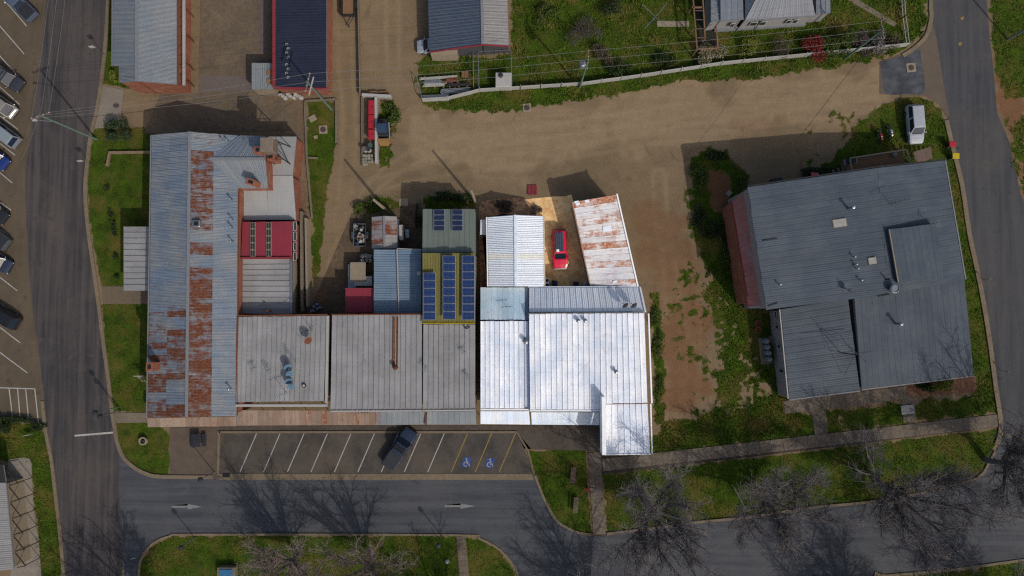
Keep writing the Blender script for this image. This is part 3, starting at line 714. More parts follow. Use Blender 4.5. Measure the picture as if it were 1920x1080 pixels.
for y in (-70, -30, 14, 62, 116, 148):
    p = W(344, y, 2.9); MB().tube((p.x, p.y, 0), p, .07, .07, 6).build('verandah_post', MT['rustpaint'], t)
    for s in (-1, 1):
        mb = MB(); pts = [Vector((p.x, p.y + s * (.05 + .6 * math.sin(a)), 2.2 + .62 * (1 - math.cos(a)))) for a in [i * math.pi / 10 for i in range(6)]]
        for u, v in zip(pts, pts[1:]): mb.bar(u, v, .05)
        mb.build('bracket', MT['rustpaint'], t)

# navy roofed shop, top
t = bld('brick_shop', 'red brick shop with navy corrugated roof and green windows, top centre left', 565, 60)
q = (517, -150, 2.9), (517, 163, 2.9), (612, 165, 2.9), (612, -150, 2.9)
roof(t, q, 27, RM['navy'], 'rib2'); walls(t, [q], MT['brick'], .05)
MB().bar(W(514.5, -150, 3.0), W(514.5, 165, 3.0), .32, .5).build('parapet', MT['redroofpaint'], t); MB().bar(W(514, 165, 2.9), W(613, 167, 2.9), .2, .3).build('parapet', MT['redroofpaint'], t)
gp = M('green_window_paint', C(96, 128, 118), .6)
for y in (-90, -50, 20, 50, 70):
    c = W(613, y, 1.7); pane(t, (c.x + .1, c.y, 1.6), (0, 1, 0), (0, 0, 1), 1.1, 1.5, MT['glass'], frame=gp)
for y, wd in ((98, 1.6), (140, 1.0)):
    c = W(613, y, 1.2); pane(t, (c.x + .1, c.y, 1.2), (0, 1, 0), (0, 0, 1), wd, 2.1, mt('door_paint', C(120, 100, 80)), 'door', MT['redroofpaint'])
for i, y in enumerate((84, 92, 100, 108, 122, 130, 138, 146)):
    p = W(539 + (i % 2) * 3 - 1, y, 2.98); mb = MB()
    for k in range(7):
        a0, a1 = k * .6, (k + 1) * .6; mb.tube((p.x + .16 * math.cos(a0), p.y + .16 * math.sin(a0), p.z + .12), (p.x + .16 * math.cos(a1), p.y + .16 * math.sin(a1), p.z + .12), .035, n=5)
    mb.tube((p.x, p.y - .0, 2.9), (p.x + .02, p.y, p.z + .14), .03, n=5); mb.build('vent_hoop', MT['white'], t)
q = (472, 118, 2.3), (512, 118, 2.3), (512, 167, 2.3), (472, 167, 2.3)
roof(t, q, 4, MR('leanto_iron', C(112, 118, 120), C(120, 124, 124), corr=.2), 'lap', name='leanto_roof'); walls(t, [q], MT['cream'], .05)
for y in (136, 152):
    p = W(506, y, 2.4); mb = MB().box((p.x, p.y, 2.36), (.8, .62, .12)); mb.build('skylight', mt('amber', C(128, 90, 60)), t)

# workshop shed with red fascia
t = bld('workshop_shed', 'slate and pale grey gabled shed with red fascia beside the long grass yard', 880, 40)
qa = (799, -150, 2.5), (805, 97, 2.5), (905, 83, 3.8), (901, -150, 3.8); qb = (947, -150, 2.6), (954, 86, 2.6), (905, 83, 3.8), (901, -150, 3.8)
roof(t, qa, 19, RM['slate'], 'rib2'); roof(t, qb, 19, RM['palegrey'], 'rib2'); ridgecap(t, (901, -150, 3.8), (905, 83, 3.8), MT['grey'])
walls(t, [qa, qb], M('dark_grey_cladding', C(62, 62, 64), .7, var=.08), .15)
MB().bar(W(805, 98, 2.45), W(905, 84, 3.75), .1, .24).build('fascia', MT['redroofpaint'], t); MB().bar(W(905, 84, 3.75), W(954.5, 87, 2.55), .1, .24).build('fascia', MT['redroofpaint'], t)
c0, c1 = W(811, 109, 0), W(860, 107, 0)
MB().hexa([(c0.x, c0.y - .35, 0), (c1.x, c0.y - .35, 0), (c1.x, c0.y + .6, 0), (c0.x, c0.y + .6, 0)], [(c0.x, c0.y - .3, 2.0), (c1.x, c0.y - .3, 2.0), (c1.x, c0.y + .6, 2.1), (c0.x, c0.y + .6, 2.1)]).build('door', MT['cream'], t)

# weatherboard house, top right
t = bld('weatherboard_house', 'white weatherboard house with hipped grey roof behind the flowering shrubs', 1440, 0)
hw = M('weatherboards', C(128, 126, 124), .6, var=.05)
qL = (1351, 39, 3.1), (1394, 34, 3.1), (1391, -90, 3.9), (1350, -90, 3.9)
qM = (1397, 37, 3.1), (1528, 28, 3.1), (1508, -90, 5.4), (1462, -90, 5.4)
qH = (1397, 35, 3.12), (1460, -90, 5.4), (1400, -90, 3.3), (1397, 0, 3.12)
qV = (1530, 25, 2.9), (1557, 24, 2.9), (1555, -90, 3.0), (1529, -90, 3.0)
qW = (1333, 42, 2.8), (1333, -90, 2.8), (1349, -90, 2.9), (1350, 39, 2.9)
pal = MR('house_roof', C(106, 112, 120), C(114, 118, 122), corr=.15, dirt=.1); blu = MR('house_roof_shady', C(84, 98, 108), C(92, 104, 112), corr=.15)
roof(t, qL, 4, pal, 'flat', .1); roof(t, qM, 11, MR('house_main_roof', C(122, 123, 126), C(116, 119, 123), corr=.2, rnd=.03), 'flat'); roof(t, qH, 5, blu, 'flat'); roof(t, qV, 3, pal, 'lap'); roof(t, qW, 11, RM['greyblue'], 'pan')
walls(t, [qL, qM, qV, qW], hw, .1)
a, b_ = W(1352, 40, 3.0), W(1528, 29, 3.0)
for f, w in ((.15, .5), (.38, .9), (.48, .8), (.76, .6), (.83, .6)):
    c = a.lerp(b_, f); d = (b_ - a).normalized(); pane(t, (c.x, c.y - .08, 1.75), d, (0, 0, 1), w, 1.0, MT['glass'])
MB().hexa([(a.x, a.y - .1, -.1), (b_.x, b_.y - .1, -.1), (b_.x, b_.y + .3, -.1), (a.x, a.y + .3, -.1)], [(a.x, a.y - .1, .45), (b_.x, b_.y - .1, .45), (b_.x, b_.y + .3, .45), (a.x, a.y + .3, .45)]).build('plinth', MT['grey'], t)
for f in (.24, .44):
    c = a.lerp(b_, f); MB().tube((c.x, c.y - .12, 0), (c.x, c.y - .12, 3.0), .05).build('downpipe', MT['dark'], t)
gutter(t, (1350, 40, 3.0), (1395, 35, 3.0), MT['grey']); gutter(t, (1397, 38, 3.0), (1529, 29, 3.0), MT['grey'])

# long rusty hall
t = bld('old_hall', 'long hall with blue grey iron roof patched by rust, beside the curving road', 360, 520)
E, Rg = 5.2, 6.6
ql = (285, 253, E), (277, 783, E), (350, 782, Rg), (356, 247, Rg)
qr = (446, 254, E), (443, 780, E), (350, 782, Rg), (356, 247, Rg)
hr = random.Random(3)
def rl(f, r):
    if r == 0: return 0 if f < .5 else (.4 if f < .62 else (.6 if f < .72 else hr.choice([.45, .7, .85])))
    return 0 if f < .55 else hr.choice([.45, .65, .75, .9] if f > .62 else [.2, .5])
def rr(f, r):
    if r == 0: return hr.choice([0, .02, .06]) if f < .75 else hr.choice([.05, .1, .18])
    if f < .06: return .5
    if .33 < f < .37 or .43 < f < .47: return .3
    return hr.choice([.76, .82, .86, .92] if f > .35 else [.66, .72, .76, .82])
roof(t, ql, 46, RM['hall'], 'flat', rl, rows=(0, .47, 1)); roof(t, qr, 46, RM['hall'], 'flat', rr, rows=(0, .5, 1))
ridgecap(t, (350, 782, Rg), (356, 247, Rg), MT['grey'])
walls(t, [ql, qr], MT['brick'], .2)
rz = 6.0
qn = (450, 254, 5.25), (497, 255, 5.25), (497, 298, rz), (393, 298, rz); qs = (447, 353, 5.25), (502, 353, 5.25), (497, 298, rz), (393, 298, rz)
roof(t, qn, 8, MR('wing_iron', C(104, 114, 126), C(112, 118, 124), corr=.2), 'lap', .0); roof(t, qs, 8, MR('wing_iron_worn', C(112, 120, 126), C(120, 122, 124), corr=.2), 'lap', .12)
walls(t, [((447, 255, 5.25), (497, 255, 5.25), (497, 298, rz), (447, 298, rz)), ((447, 353, 5.25), (502, 353, 5.25), (497, 298, rz), (447, 298, rz))], MT['brick'], .08)
ridgecap(t, (393, 298, rz), (497, 298, rz), MT['grey'])
q1 = (502, 256, 3.2), (556, 256, 3.2), (549, 328, 3.25), (500, 328, 3.25); q2 = (501, 329, 3.22), (549, 329, 3.22), (555, 412, 3.15), (503, 412, 3.15); q3 = (449, 355, 3.2), (501, 355, 3.2), (503, 412, 3.15), (456, 413, 3.15)
roof(t, q1, 1, RM['annex2'], 'flat', name='flat_roof'); roof(t, q2, 1, RM['annex'], 'flat', name='flat_roof'); roof(t, q3, 1, RM['annex'], 'flat', name='flat_roof')
walls(t, [q1, q2, q3], MT['brick'], .1)
qa = (277, 784, 3.4), (443, 781, 3.4), (443, 799, 3.0), (277, 801, 3.0)
roof(t, qa, 14, RM['rustbed'], 'lap', lambda f, r: hr.choice([.1, .3, .5]), name='awning_roof')
for i in range(6):
    p = W(282 + i * 31, 799, 3.0); MB().tube((p.x, p.y + .1, 0), (p.x, p.y + .1, 2.9), .06).build('awning_post', MT['white'], t)
def chimney(parent, px, py, zt, w, l, zb, rz=0, cap=MT['brick']):
    p = W(px, py, zt); mb = MB().box((p.x, p.y, (zt + zb) / 2), (w, l, zt - zb), rz).box((p.x, p.y, zt - .12), (w + .12, l + .12, .2), rz); o = mb.build('chimney', MT['brick'], parent)
    MB().box((p.x, p.y, zt + .01), (w * .5, l * .6, .06), rz).build('chimney_flue', MT['black'], o)
chimney(t, 483, 281, 7.2, .85, .7, 5.2); chimney(t, 470, 341, 7.0, 1.1, .6, 5.2, -.35); chimney(t, 508, 292, 5.6, .8, .9, 3.0); chimney(t, 280, 688, 7.4, .7, .9, 4.6)
p = W(367, 419, 6.9); MB().box((p.x, p.y, 6.6), (.9, .8, .6), 0, .06).build('roof_vent', MT['steel'], t); p = W(367, 419, 7.0); MB().box((p.x, p.y, 6.92), (.5, .45, .08)).build('vent_opening', MT['black'], t)
for x, y in ((414, 260), (424, 262), (430, 372), (431, 425), (432, 452), (428, 730), (432, 410), (352, 615)):
    p = W(x, y, 6.3); o = MB().tube((p.x, p.y, 5.2), (p.x, p.y, 6.3), .06, n=6).lathe((p.x, p.y, 6.2), [(.05, 0), (.16, .03), (.13, .16), (.02, .22)], 8).build('flue_pipe', MT['steel'], t)
gutter(t, (283, 253, 5.1), (275, 783, 5.1), MT['grey']); gutter(t, (447, 360, 5.1), (444, 780, 5.1), MT['rustpaint'])
mb = MB()
for i in range(11):
    a, b_ = W(285, 300 + i * 46, 3), W(284, 316 + i * 46, 3)
    pane(t, (W(285, 300 + i * 46, 5).x + .1, a.y, 1.9), (0, -1, 0), (0, 0, 1), 1.0, 1.4, MT['glass'])
# porch on the grass side
t = bld('entry_porch', 'dimmed white flat panel porch roof standing on the lawn beside the old hall', 258, 485)
q = (232, 425, 3.0), (232, 545, 3.0), (281, 545, 3.1), (282, 425, 3.1)
roof(t, q, 11, RM['dimwhite'], 'pan', .05)
for x, y in ((234, 428), (234, 486), (234, 543)):
    p = W(x, y, 2.9); MB().tube((p.x, p.y, 0), p, .06).build('post', MT['white'], t)
mb = MB().bar(W(233, 425, 2.84), W(233, 545, 2.84), .1, .16); mb.build('fascia', MT['grey'], t)

# red roofed annex with skylights
t = bld('red_annex', 'red roofed brick annex with two rows of louvred skylights behind the old hall', 503, 450)
q = (455, 416, 4.2), (548, 415, 4.2), (546, 482, 4.2), (452, 483, 4.2)
roof(t, q, 6, RM['red'], 'flat'); walls(t, [q], MT['brick'], .1)
MB().bar(W(452, 484, 4.25), W(546, 484, 4.25), .2, .35).build('parapet', MT['redroofpaint'], t)
for x in (474, 504):
    for k in range(5):
        p = W(x, 423 + k * 13, 4.3); fr = MB().box((p.x, p.y, 4.26), (.62, .78, .12)).build('skylight', MT['cream'], t)
        for s in (-1, 1): MB().box((p.x + s * .14, p.y, 4.335), (.22, .64, .03)).build('pane', MT['glass'], fr)
qw = [W(549, 415, 4.1), W(549, 490, 4.1), W(556, 491, 3.0), W(557, 415, 3.0)]
MB().hexa([p - Vector((0, 0, .1)) for p in qw[::1]], qw).build('window_wall', MT['redroofpaint'], t)
for k in range(4):
    c = bil(qw, .12 + k * .25, .45); u = (qw[1] - qw[0]).normalized(); v = (qw[0] - qw[3]).normalized()
    pane(t, c + Vector((.05, 0, .05)), u, v, 1.0, .7, MT['glass'])
# white panel annex
t = bld('white_annex', 'dimmed white panel roofed annex between red annex and antenna roof', 500, 535)
q = (451, 486, 3.4), (451, 588, 3.4), (545, 589, 3.4), (545, 485, 3.4)
roof(t, q, 10, RM['dimwhite'], 'pan', lambda f, r: .25 if f > .75 else .08); walls(t, [q], MT['cream'], .1)
MB().bar(W(546.5, 485, 3.4), W(546.5, 588, 3.4), .25, .3).build('gutter', MT['steel'], t)
p = W(507, 583, 3.6); MB().tube((p.x, p.y, 3.3), (p.x, p.y, 4.6), .07).lathe((p.x, p.y, 4.5), [(.06, 0), (.2, .05), (.16, .2), (.02, .28)], 8).build('flue_pipe', MT['rustpaint'], t)

# row of shops along the street
def front(parent, x0, x1, y, z=5.2, mat=None):
    MB().bar(W(x0, y, z + .1), W(x1, y, z + .1), .28, .5).build('parapet', mat or MT['white'], parent)
t = bld('antenna_shop', 'dimmed white panel roofed shop carrying blue satellite dishes and antennas', 530, 680)
q = (447, 594, 5.0), (612, 592, 5.0), (607, 752, 5.1), (443, 754, 5.1)
roof(t, q, 18, RM['dimwhite'], 'pan', lambda f, r: R.choice([.02, .08, .15])); walls(t, [q], MT['brick'], .1)
front(t, 443, 614, 760, 4.95); MB().bar(W(615, 592, 5.0), W(612, 760, 5.0), .3, .3).build('parapet', MT['white'], t); MB().bar(W(446, 592, 5.0), W(614, 590, 5.0), .16, .3).build('gutter', MT['rustpaint'], t)
MB().bar(W(446, 594, 5.1), W(442, 757, 5.1), .18, .3).build('gutter', MT['rustpaint'], t)
qa = (444, 769, 3.5), (703, 770, 3.5), (703, 797, 3.0), (444, 798, 3.0)
roof(t, qa, 26, RM['rustbed'], 'lap', lambda f, r: R.choice([.1, .3, .5, .65, .3]), name='awning_roof')
for i in range(7):
    p = W(450 + i * 42, 796, 3.0); MB().tube((p.x, p.y + .1, 0), (p.x, p.y + .1, 2.9), .06).build('awning_post', MT['white'], t)
def dish(parent, px, py, z, r, az, mat, el=.6):
    p = W(px, py, z); a = Vector((math.cos(az) * math.cos(el), math.sin(az) * math.cos(el), math.sin(el))); u = a.cross(Vector((0, 0, 1))).normalized(); v = u.cross(a)
    vs = []; n = 14
    for rr_, d in ((.04, 0), (.5, .05), (1, .17)): vs += [p + (u * math.cos(6.2832 * i / n) + v * math.sin(6.2832 * i / n)) * r * rr_ + a * d * r for i in range(n)]
    fs = [[k * n + i, k * n + (i + 1) % n, (k + 1) * n + (i + 1) % n, (k + 1) * n + i] for k in range(2) for i in range(n)]
    mb = MB().add(vs, fs); mb.tube(p - a * .02, (p.x - a.x * .3, p.y - a.y * .3, z - .9), .035).tube(p + v * -r * .9 + a * .15 * r, p + a * r * .9, .02).box(p + a * r * .9, (.1, .1, .1))
    return mb.build('satellite_dish', mat, parent)
db = M('dish_blue', C(78, 104, 122), .5, var=.15, scale=4)
for x, y in ((539, 688), (543, 700), (540, 714), (545, 724)): dish(t, x, y, 5.9, .48, -1.1 + R.uniform(-.3, .3), db)
dish(t, 577, 638, 6.2, .5, -.6, MT['rustpaint'])
def antenna(parent, px, py, zb, zt, L, az, n=7, mat=None, name='antenna', w=1.0):
    p = W(px, py, zt); mb = MB().tube((p.x, p.y, zb), p, .03, n=5); d = Vector((math.cos(az), math.sin(az), 0)); s = Vector((-d.y, d.x, 0))
    a = p - Vector((0, 0, .15)); mb.bar(a - d * L / 2, a + d * L / 2, .04)
    for i in range(n):
        c = a + d * L * (i / (n - 1) - .5); l = w * (.75 - .4 * i / n); mb.bar(c - s * l / 2, c + s * l / 2, .025)
    return mb.build(name, mat or MT['steel'], parent)
antenna(t, 572, 620, 5.1, 8.0, 1.9, .6, 6, MT['dark']); antenna(t, 545, 680, 5.1, 7.0, 1.2, 1.9); antenna(t, 526, 740, 5.1, 7.2, 1.4, .3); antenna(t, 500, 695, 5.1, 6.2, .9, 2.3); antenna(t, 473, 690, 5.1, 6.0, .7, .4)
p = W(570, 723, 5.2); MB().lathe((p.x, p.y, 5.1), [(.24, 0), (.26, .12), (.24, .2)], 14).build('roof_pipe', MT['dark'], t); MB().lathe((p.x, p.y, 5.28), [(.15, 0), (.15, .05)], 12).build('pipe_cap', MT['white'], t)

t = bld('rust_flue_shop', 'dimmed white panel roofed shop with rust stained flue', 707, 680)
q = (623, 591, 5.2), (791, 590, 5.2), (791, 768, 5.2), (620, 769, 5.2)
roof(t, q, 17, RM['dimwhite'], 'pan', lambda f, r: R.choice([.02, .05, .12])); walls(t, [q], MT['cream'], .1)
MB().bar(W(620, 771, 5.25), W(792, 770, 5.25), .16, .2).build('parapet', MT['white'], t); MB().bar(W(622, 590, 5.15), W(792, 589, 5.15), .14, .22).build('gutter', MT['rustpaint'], t)
p = W(741, 690, 5.9); MB().lathe((p.x, p.y, 5.1), [(.34, 0), (.2, .15), (.16, .7), (.28, .75), (.22, .95), (.03, 1.05)], 12).build('flue_pipe', MT['rustpaint'], t)
a, b_ = W(742, 594, 5.235), W(741, 690, 5.235)
st = M('rust_stain', C(104, 74, 54), .9, var=.4, scale=3)
mesh('rust_tray', [(a.x - .26, a.y, a.z), (b_.x - .26, b_.y, b_.z), (b_.x + .26, b_.y, b_.z), (a.x + .26, a.y, a.z)], [(0, 1, 2, 3)], st, t)
for s in (-.28, .26): MB().bar(a + Vector((s, 0, .05)), b_ + Vector((s, 0, .05)), .07, .1).build('rust_streaked_rib', M('rust_dark', C(92, 56, 36), .9, var=.4, scale=2), t)
qa = (704, 772, 3.5), (797, 772, 3.5), (797, 796, 3.0), (704, 797, 3.0); roof(t, qa, 9, RM['awn'], 'lap', lambda f, r: .6 if f == 0 else .03, name='awning_roof')
for i in range(3):
    p = W(710 + i * 42, 795, 3.0); MB().tube((p.x, p.y + .1, 0), (p.x, p.y + .1, 2.9), .06).build('awning_post', MT['white'], t)
antenna(t, 797, 690, 5.2, 6.3, .8, 1.2)
# rack on the front edge
p0, p1 = W(660, 772, 5.0), W(690, 773, 5.0); mb = MB()
for k in range(6): q_ = p0.lerp(p1, k / 5); mb.bar(q_ + Vector((0, -.25, 0)), q_ + Vector((0, .25, .1)), .05)
mb.bar(p0, p1, .06).build('sign_bracket', MT['dark'], t)

t = bld('narrow_shop', 'narrow dimmed white panel roofed shop below the solar panels', 843, 690)
q = (794, 608, 5.2), (891, 608, 5.2), (891, 767, 5.2), (793, 768, 5.2)
roof(t, q, 10, RM['dimwhite'], 'pan', lambda f, r: R.choice([.02, .05, .1])); walls(t, [q], MT['cream'], .1)
MB().bar(W(793, 770, 5.25), W(892, 769, 5.25), .16, .2).build('parapet', MT['white'], t)
qa = (801, 772, 3.5), (892, 771, 3.5), (893, 796, 3.0), (800, 796, 3.0); roof(t, qa, 9, RM['awn'], 'lap', .02, name='awning_roof')
MB().bar(W(798.5, 771, 3.3), W(798.5, 797, 3.2), .16, .5).build('awning_divider', MT['rustpaint'], t)
for x in (803, 848, 890):
    p = W(x, 795, 3.0); MB().tube((p.x, p.y + .1, 0), (p.x, p.y + .1, 2.9), .06).build('awning_post', MT['white'], t)
antenna(t, 870, 660, 5.2, 6.0, .7, .3); antenna(t, 876, 705, 5.2, 6.0, .6, 1.0)
p = W(875, 611, 5.3); mb = MB()
for k in range(6): mb.tube((p.x + .3 * math.cos(math.pi + k * .52), p.y + .3 * math.sin(math.pi + k * .52), 5.4), (p.x + .3 * math.cos(math.pi + (k + 1) * .52), p.y + .3 * math.sin(math.pi + (k + 1) * .52), 5.4), .07)
mb.build('bent_pipe', MT['dark'], t)

# pale blue store, red lean-to, rust shed
t = bld('pale_blue_store', 'store with pale blue ribbed roof and a white ridge pipe', 745, 527)
q = (701, 468, 3.4), (701, 587, 3.4), (790, 587, 3.4), (790, 468, 3.4)
roof(t, q, 13, RM['skyblue'], 'rib2'); walls(t, [q], MT['cream'], .1)
MB().tube(W(744, 467, 3.6), W(748, 587, 3.6), .08).build('roof_pipe', MT['white'], t); MB().tube(W(745, 466, 3.4), W(791, 468, 3.4), .07).build('roof_pipe', MT['white'], t)
p = W(786, 512, 3.7); MB().lathe((p.x, p.y, 3.3), [(.15, 0), (.28, .15), (.3, .35), (.2, .5), (.02, .55)], 12).build('roof_ventilator', MT['white'], t)
t = bld('red_leanto', 'small square red lean-to beside the pale blue store', 674, 563)
q = (648, 541, 2.8), (701, 541, 2.8), (701, 586, 2.8), (647, 586, 2.8); roof(t, q, 5, RM['red'], 'flat'); walls(t, [q], MT['cream'], .1)
MB().bar(W(647, 541, 2.75), W(702, 541, 2.75), .12, .2).build('gutter', MT['redroofpaint'], t)
t = bld('small_rust_shed', 'small gabled shed with rust striped sheets behind the shops', 721, 435)
qa = (697, 466, 2.5), (697, 407, 2.5), (720, 405, 2.9), (721, 466, 2.9); qb = (745, 466, 2.5), (744, 406, 2.5), (720, 405, 2.9), (721, 466, 2.9)
rs = MR('shed_rust_stripes', C(126, 122, 120), C(132, 128, 124), rustc=C(88, 42, 30), rust2=C(116, 66, 48), rnd=.05)
roof(t, qa, 7, rs, 'lap', lambda f, r: R.choice([.35, .6, .75])); roof(t, qb, 7, rs, 'lap', lambda f, r: R.choice([.4, .65, .8])); walls(t, [qa, qb], MT['grey'], .08)
ridgecap(t, (721, 466, 2.9), (720, 405, 2.9), MT['grey'], .25)

# solar building
t = bld('solar_store', 'building with sage rear roof and olive ribbed roof under rooftop solar arrays', 842, 500)
q1 = (793, 392, 4.6), (891, 392, 4.6), (891, 473, 4.9), (792, 474, 4.9); q2 = (792, 475, 5.7), (891, 474, 5.7), (891, 605, 5.6), (792, 605, 5.6)
roof(t, q1, 10, RM['sage'], 'lap'); roof(t, q2, 10, RM['olive'], 'rib2'); walls(t, [q1], M('sage_wall', C(92, 98, 90), .7, var=.1), .05); walls(t, [q2], MT['cream'], .1)
MB().bar(W(792, 606, 5.65), W(891, 606, 5.65), .1, .16).build('gutter', MT['olive'] if 'olive' in MT else MT['yellow'], t)
scell, nt, b = new_mat('solar_cells')
tc = nd(nt, 'ShaderNodeTexCoord').outputs['UV']
bt = nd(nt, 'ShaderNodeTexBrick', Scale=1.0); bt.offset = 0; bt.inputs['Brick Width'].default_value = .155; bt.inputs['Row Height'].default_value = .155; bt.inputs['Mortar Size'].default_value = .008
bt.inputs['Color1'].default_value = (*C(22, 36, 74), 1); bt.inputs['Color2'].default_value = (*C(26, 42, 82), 1); bt.inputs['Mortar'].default_value = (*C(70, 90, 130), 1)
nt.links.new(tc, bt.inputs['Vector']); nt.links.new(bt.outputs['Color'], b.inputs['Base Color']); b.inputs['Roughness'].default_value = .15
sdark = M('solar_dark', C(30, 38, 60), .2, var=.15, scale=2, spec=.5)
alu = M('aluminium_frame', C(140, 148, 158), .4, .3, var=.03)
def panel(parent, x0, y0, x1, y1, z, lift, mat):
    q = [W(x0, y1, z), W(x1, y1, z + lift), W(x1, y0, z + lift), W(x0, y0, z)]
    fr = MB().hexa([p - Vector((0, 0, .05)) for p in q], q).build('solar_panel', alu, parent)
    c = sum((p for p in q), Vector()) / 4; qi = [c + (p - c) * .93 + Vector((0, 0, .004)) for p in q]
    w = (qi[1] - qi[0]).length; h = (qi[3] - qi[0]).length
    mesh('cells', qi, [(0, 1, 2, 3)], mat, fr, uvs=[(0, 0), (w, 0), (w, h), (0, h)])
def array(label, x0, x1, y0, y1, n, z, lift, mat, cat='solar array'):
    root = thing('solar_array', label, cat, W((x0 + x1) / 2, (y0 + y1) / 2, z))
    for k in range(n): panel(root, x0, y0 + (y1 - y0) * k / n + .35, x1, y0 + (y1 - y0) * (k + 1) / n - .35, z, lift, mat)
    for x in (x0 + 3, x1 - 3):
        MB().bar(W(x, y0 + 1, z - .03), W(x, y1 - 1, z - .03), .06, .05).build('rail', alu, root)
        for y in (y0 + 4, (y0 + y1) / 2, y1 - 4):
            p = W(x, y, z - .05); MB().tube((p.x, p.y, z - .6), (p.x, p.y, z + (lift if x > x0 + 5 else 0) - .05), .025).build('foot', alu, root)
array('leftmost solar array of six blue panels on the olive roof', 793, 817, 511, 600, 6, 6.15, .12, scell)
array('middle solar array of eight blue panels on the olive roof', 830, 854, 479, 599, 8, 6.2, .12, scell)
array('rightmost solar array of eight blue panels on the olive roof', 866, 890, 479, 600, 8, 6.2, .12, scell)
for x0, x1, l in ((813, 834, 'left dark solar array of four panels on the sage roof'), (847, 868, 'right dark solar array of four panels on the sage roof')):
    array(l, x0, x1, 393, 433, 4, 4.95, .0, sdark)

# the highlighted property, its extra brightness put into roof and wall colours
t = bld('white_shop', 'large brightened white panel roofed shop with front wing over the footpath', 1060, 690)
bw = MT['bright_white']
q1 = (901, 602, 5.0), (982, 602, 5.0), (983, 766, 5.1), (901, 766, 5.1)
q2 = (992, 589, 5.3), (1125, 588, 5.3), (1126, 768, 5.3), (994, 768, 5.3); q3 = (1125.3, 588, 5.3), (1208, 587, 5.3), (1214, 755, 5.3), (1126.3, 757, 5.3)
q4 = (1136, 758, 5.1), (1214, 757, 5.1), (1219, 850, 4.9), (1136, 851, 4.9)
for q, n in ((q1, 9), (q2, 13), (q3, 8), (q4, 7)): roof(t, q, n, RM['bright'], 'pan', lambda f, r: R.choice([.0, .04, .1]), deck=bw)
walls(t, [q1, q2, q3, q4], M('white_shop_wall', C(206, 204, 200), .7, var=.08), .12)
qg = [W(983, 602, 4.85), W(991, 602, 4.85), W(993, 766, 4.9), W(984, 766, 4.9)]; MB().hexa([p - Vector((0, 0, .1)) for p in qg][::-1], qg[::-1]).build('box_gutter', M('gutter_lead', C(176, 186, 204), .6, var=.15), t)
MB().bar(W(901, 768, 5.05), W(992, 768, 5.05), .14, .24).build('parapet', bw, t); MB().bar(W(993, 770, 5.25), W(1126, 770, 5.25), .14, .24).build('parapet', bw, t)
MB().bar(W(991, 587.5, 5.2), W(1209, 586.5, 5.2), .12, .2).build('gutter', MT['grey'], t)
MB().bar(W(1130, 743, 5.9), W(1131, 850, 5.9), .45, 1.9).build('parapet', bw, t)
MB().bar(W(1136, 757, 5.2), W(1214, 756, 5.2), .1, .1).build('flashing', MT['rustpaint'], t)
MB().bar(W(1216, 588, 5.15), W(1222, 756, 5.15), .16, .2).build('gutter', bw, t); MB().bar(W(1220, 757, 4.9), W(1222.5, 850, 4.75), .14, .2).build('gutter', bw, t)
MB().bar(W(1134, 852, 4.85), W(1220, 851, 4.85), .12, .3).build('fascia', bw, t)
for x, y, w, nme in ((1139, 846, .16, 0), (1216, 845, .16, 0)):
    p = W(x, y, 4.6); MB().tube((p.x, p.y, 0), p, .08).build('awning_post', bw, t)
qa = (901, 771, 3.5), (992, 771, 3.5), (994, 796, 3.0), (901, 795, 3.0); qb = (996, 773, 3.5), (1124, 773, 3.5), (1124, 797, 3.0), (997, 796, 3.0)
roof(t, qa, 9, RM['awnbright'], 'flat', lambda f, r: .12, name='awning_roof'); roof(t, qb, 13, RM['awnbright'], 'flat', lambda f, r: R.choice([.1, .3, .2, .4]), name='awning_roof')
for x in (904, 948, 1010, 1060, 1110):
    p = W(x, 795, 3.0); MB().tube((p.x, p.y + .1, 0), (p.x, p.y + .1, 2.9), .06).build('awning_post', bw, t)
for x, y in ((1084, 601), (1097, 601), (986, 641), (1155, 697)):
    zb = 5.2; p = W(x, y, zb + .5); MB().lathe((p.x, p.y, zb - .2), [(.3, 0), (.3, .25), (.14, .3), (.14, .65), (.26, .68), (.24, .85), (.03, .92)], 10).build('roof_vent', MT['steel'], t)
qz = (901, 539, 3.2), (984, 539, 3.2), (984, 600, 4.8), (901, 600, 4.8); qy = (992, 540, 3.4), (1198, 539, 3.4), (1207, 584, 4.9), (992, 585, 4.9)
roof(t, qz, 8, RM['paleblue'], 'flat', label='faded blue rear roof'); roof(t, qy, 19, RM['zinc'], 'lap', label='zinc grey rear roof'); walls(t, [qz, qy], MT['cream'], .1)
MB().bar(W(988, 539, 3.1), W(988, 600, 4.7), .4, .3).build('box_gutter', M('gutter_dark', C(110, 118, 134), .6), t)
MB().bar(W(1200, 539, 3.4), W(1210, 585, 4.9), .2, .3).build('gutter', bw, t); MB().bar(W(990, 538, 3.3), W(1200, 537.5, 3.3), .14, .18).build('gutter', M('gutter_grey', C(168, 178, 190), .5), t)
antenna(t, 950, 575, 4.0, 4.9, 1.3, 0.05, 9, MT['dark'], w=.35); dish(t, 1172, 572, 5.4, .42, -1.0, MT['dark']); dish(t, 1188, 572, 5.4, .42, -1.0, MT['dark'])
t = bld('white_gable_shed', 'white ribbed gable shed with one cream translucent strip beside the red car', 966, 470)
E, Rg = 3.3, 4.1
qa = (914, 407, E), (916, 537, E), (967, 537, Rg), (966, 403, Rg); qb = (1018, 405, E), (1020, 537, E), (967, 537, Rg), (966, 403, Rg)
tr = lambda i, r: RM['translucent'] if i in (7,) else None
roof(t, qa, 13, RM['shedwhite'], 'rib3', mats=tr, deck=bw); roof(t, qb, 13, RM['shedwhite2'], 'rib3', mats=tr, deck=bw); ridgecap(t, (967, 537, Rg), (966, 403, Rg), M('ridge_white', C(206, 216, 226), .5), .3)
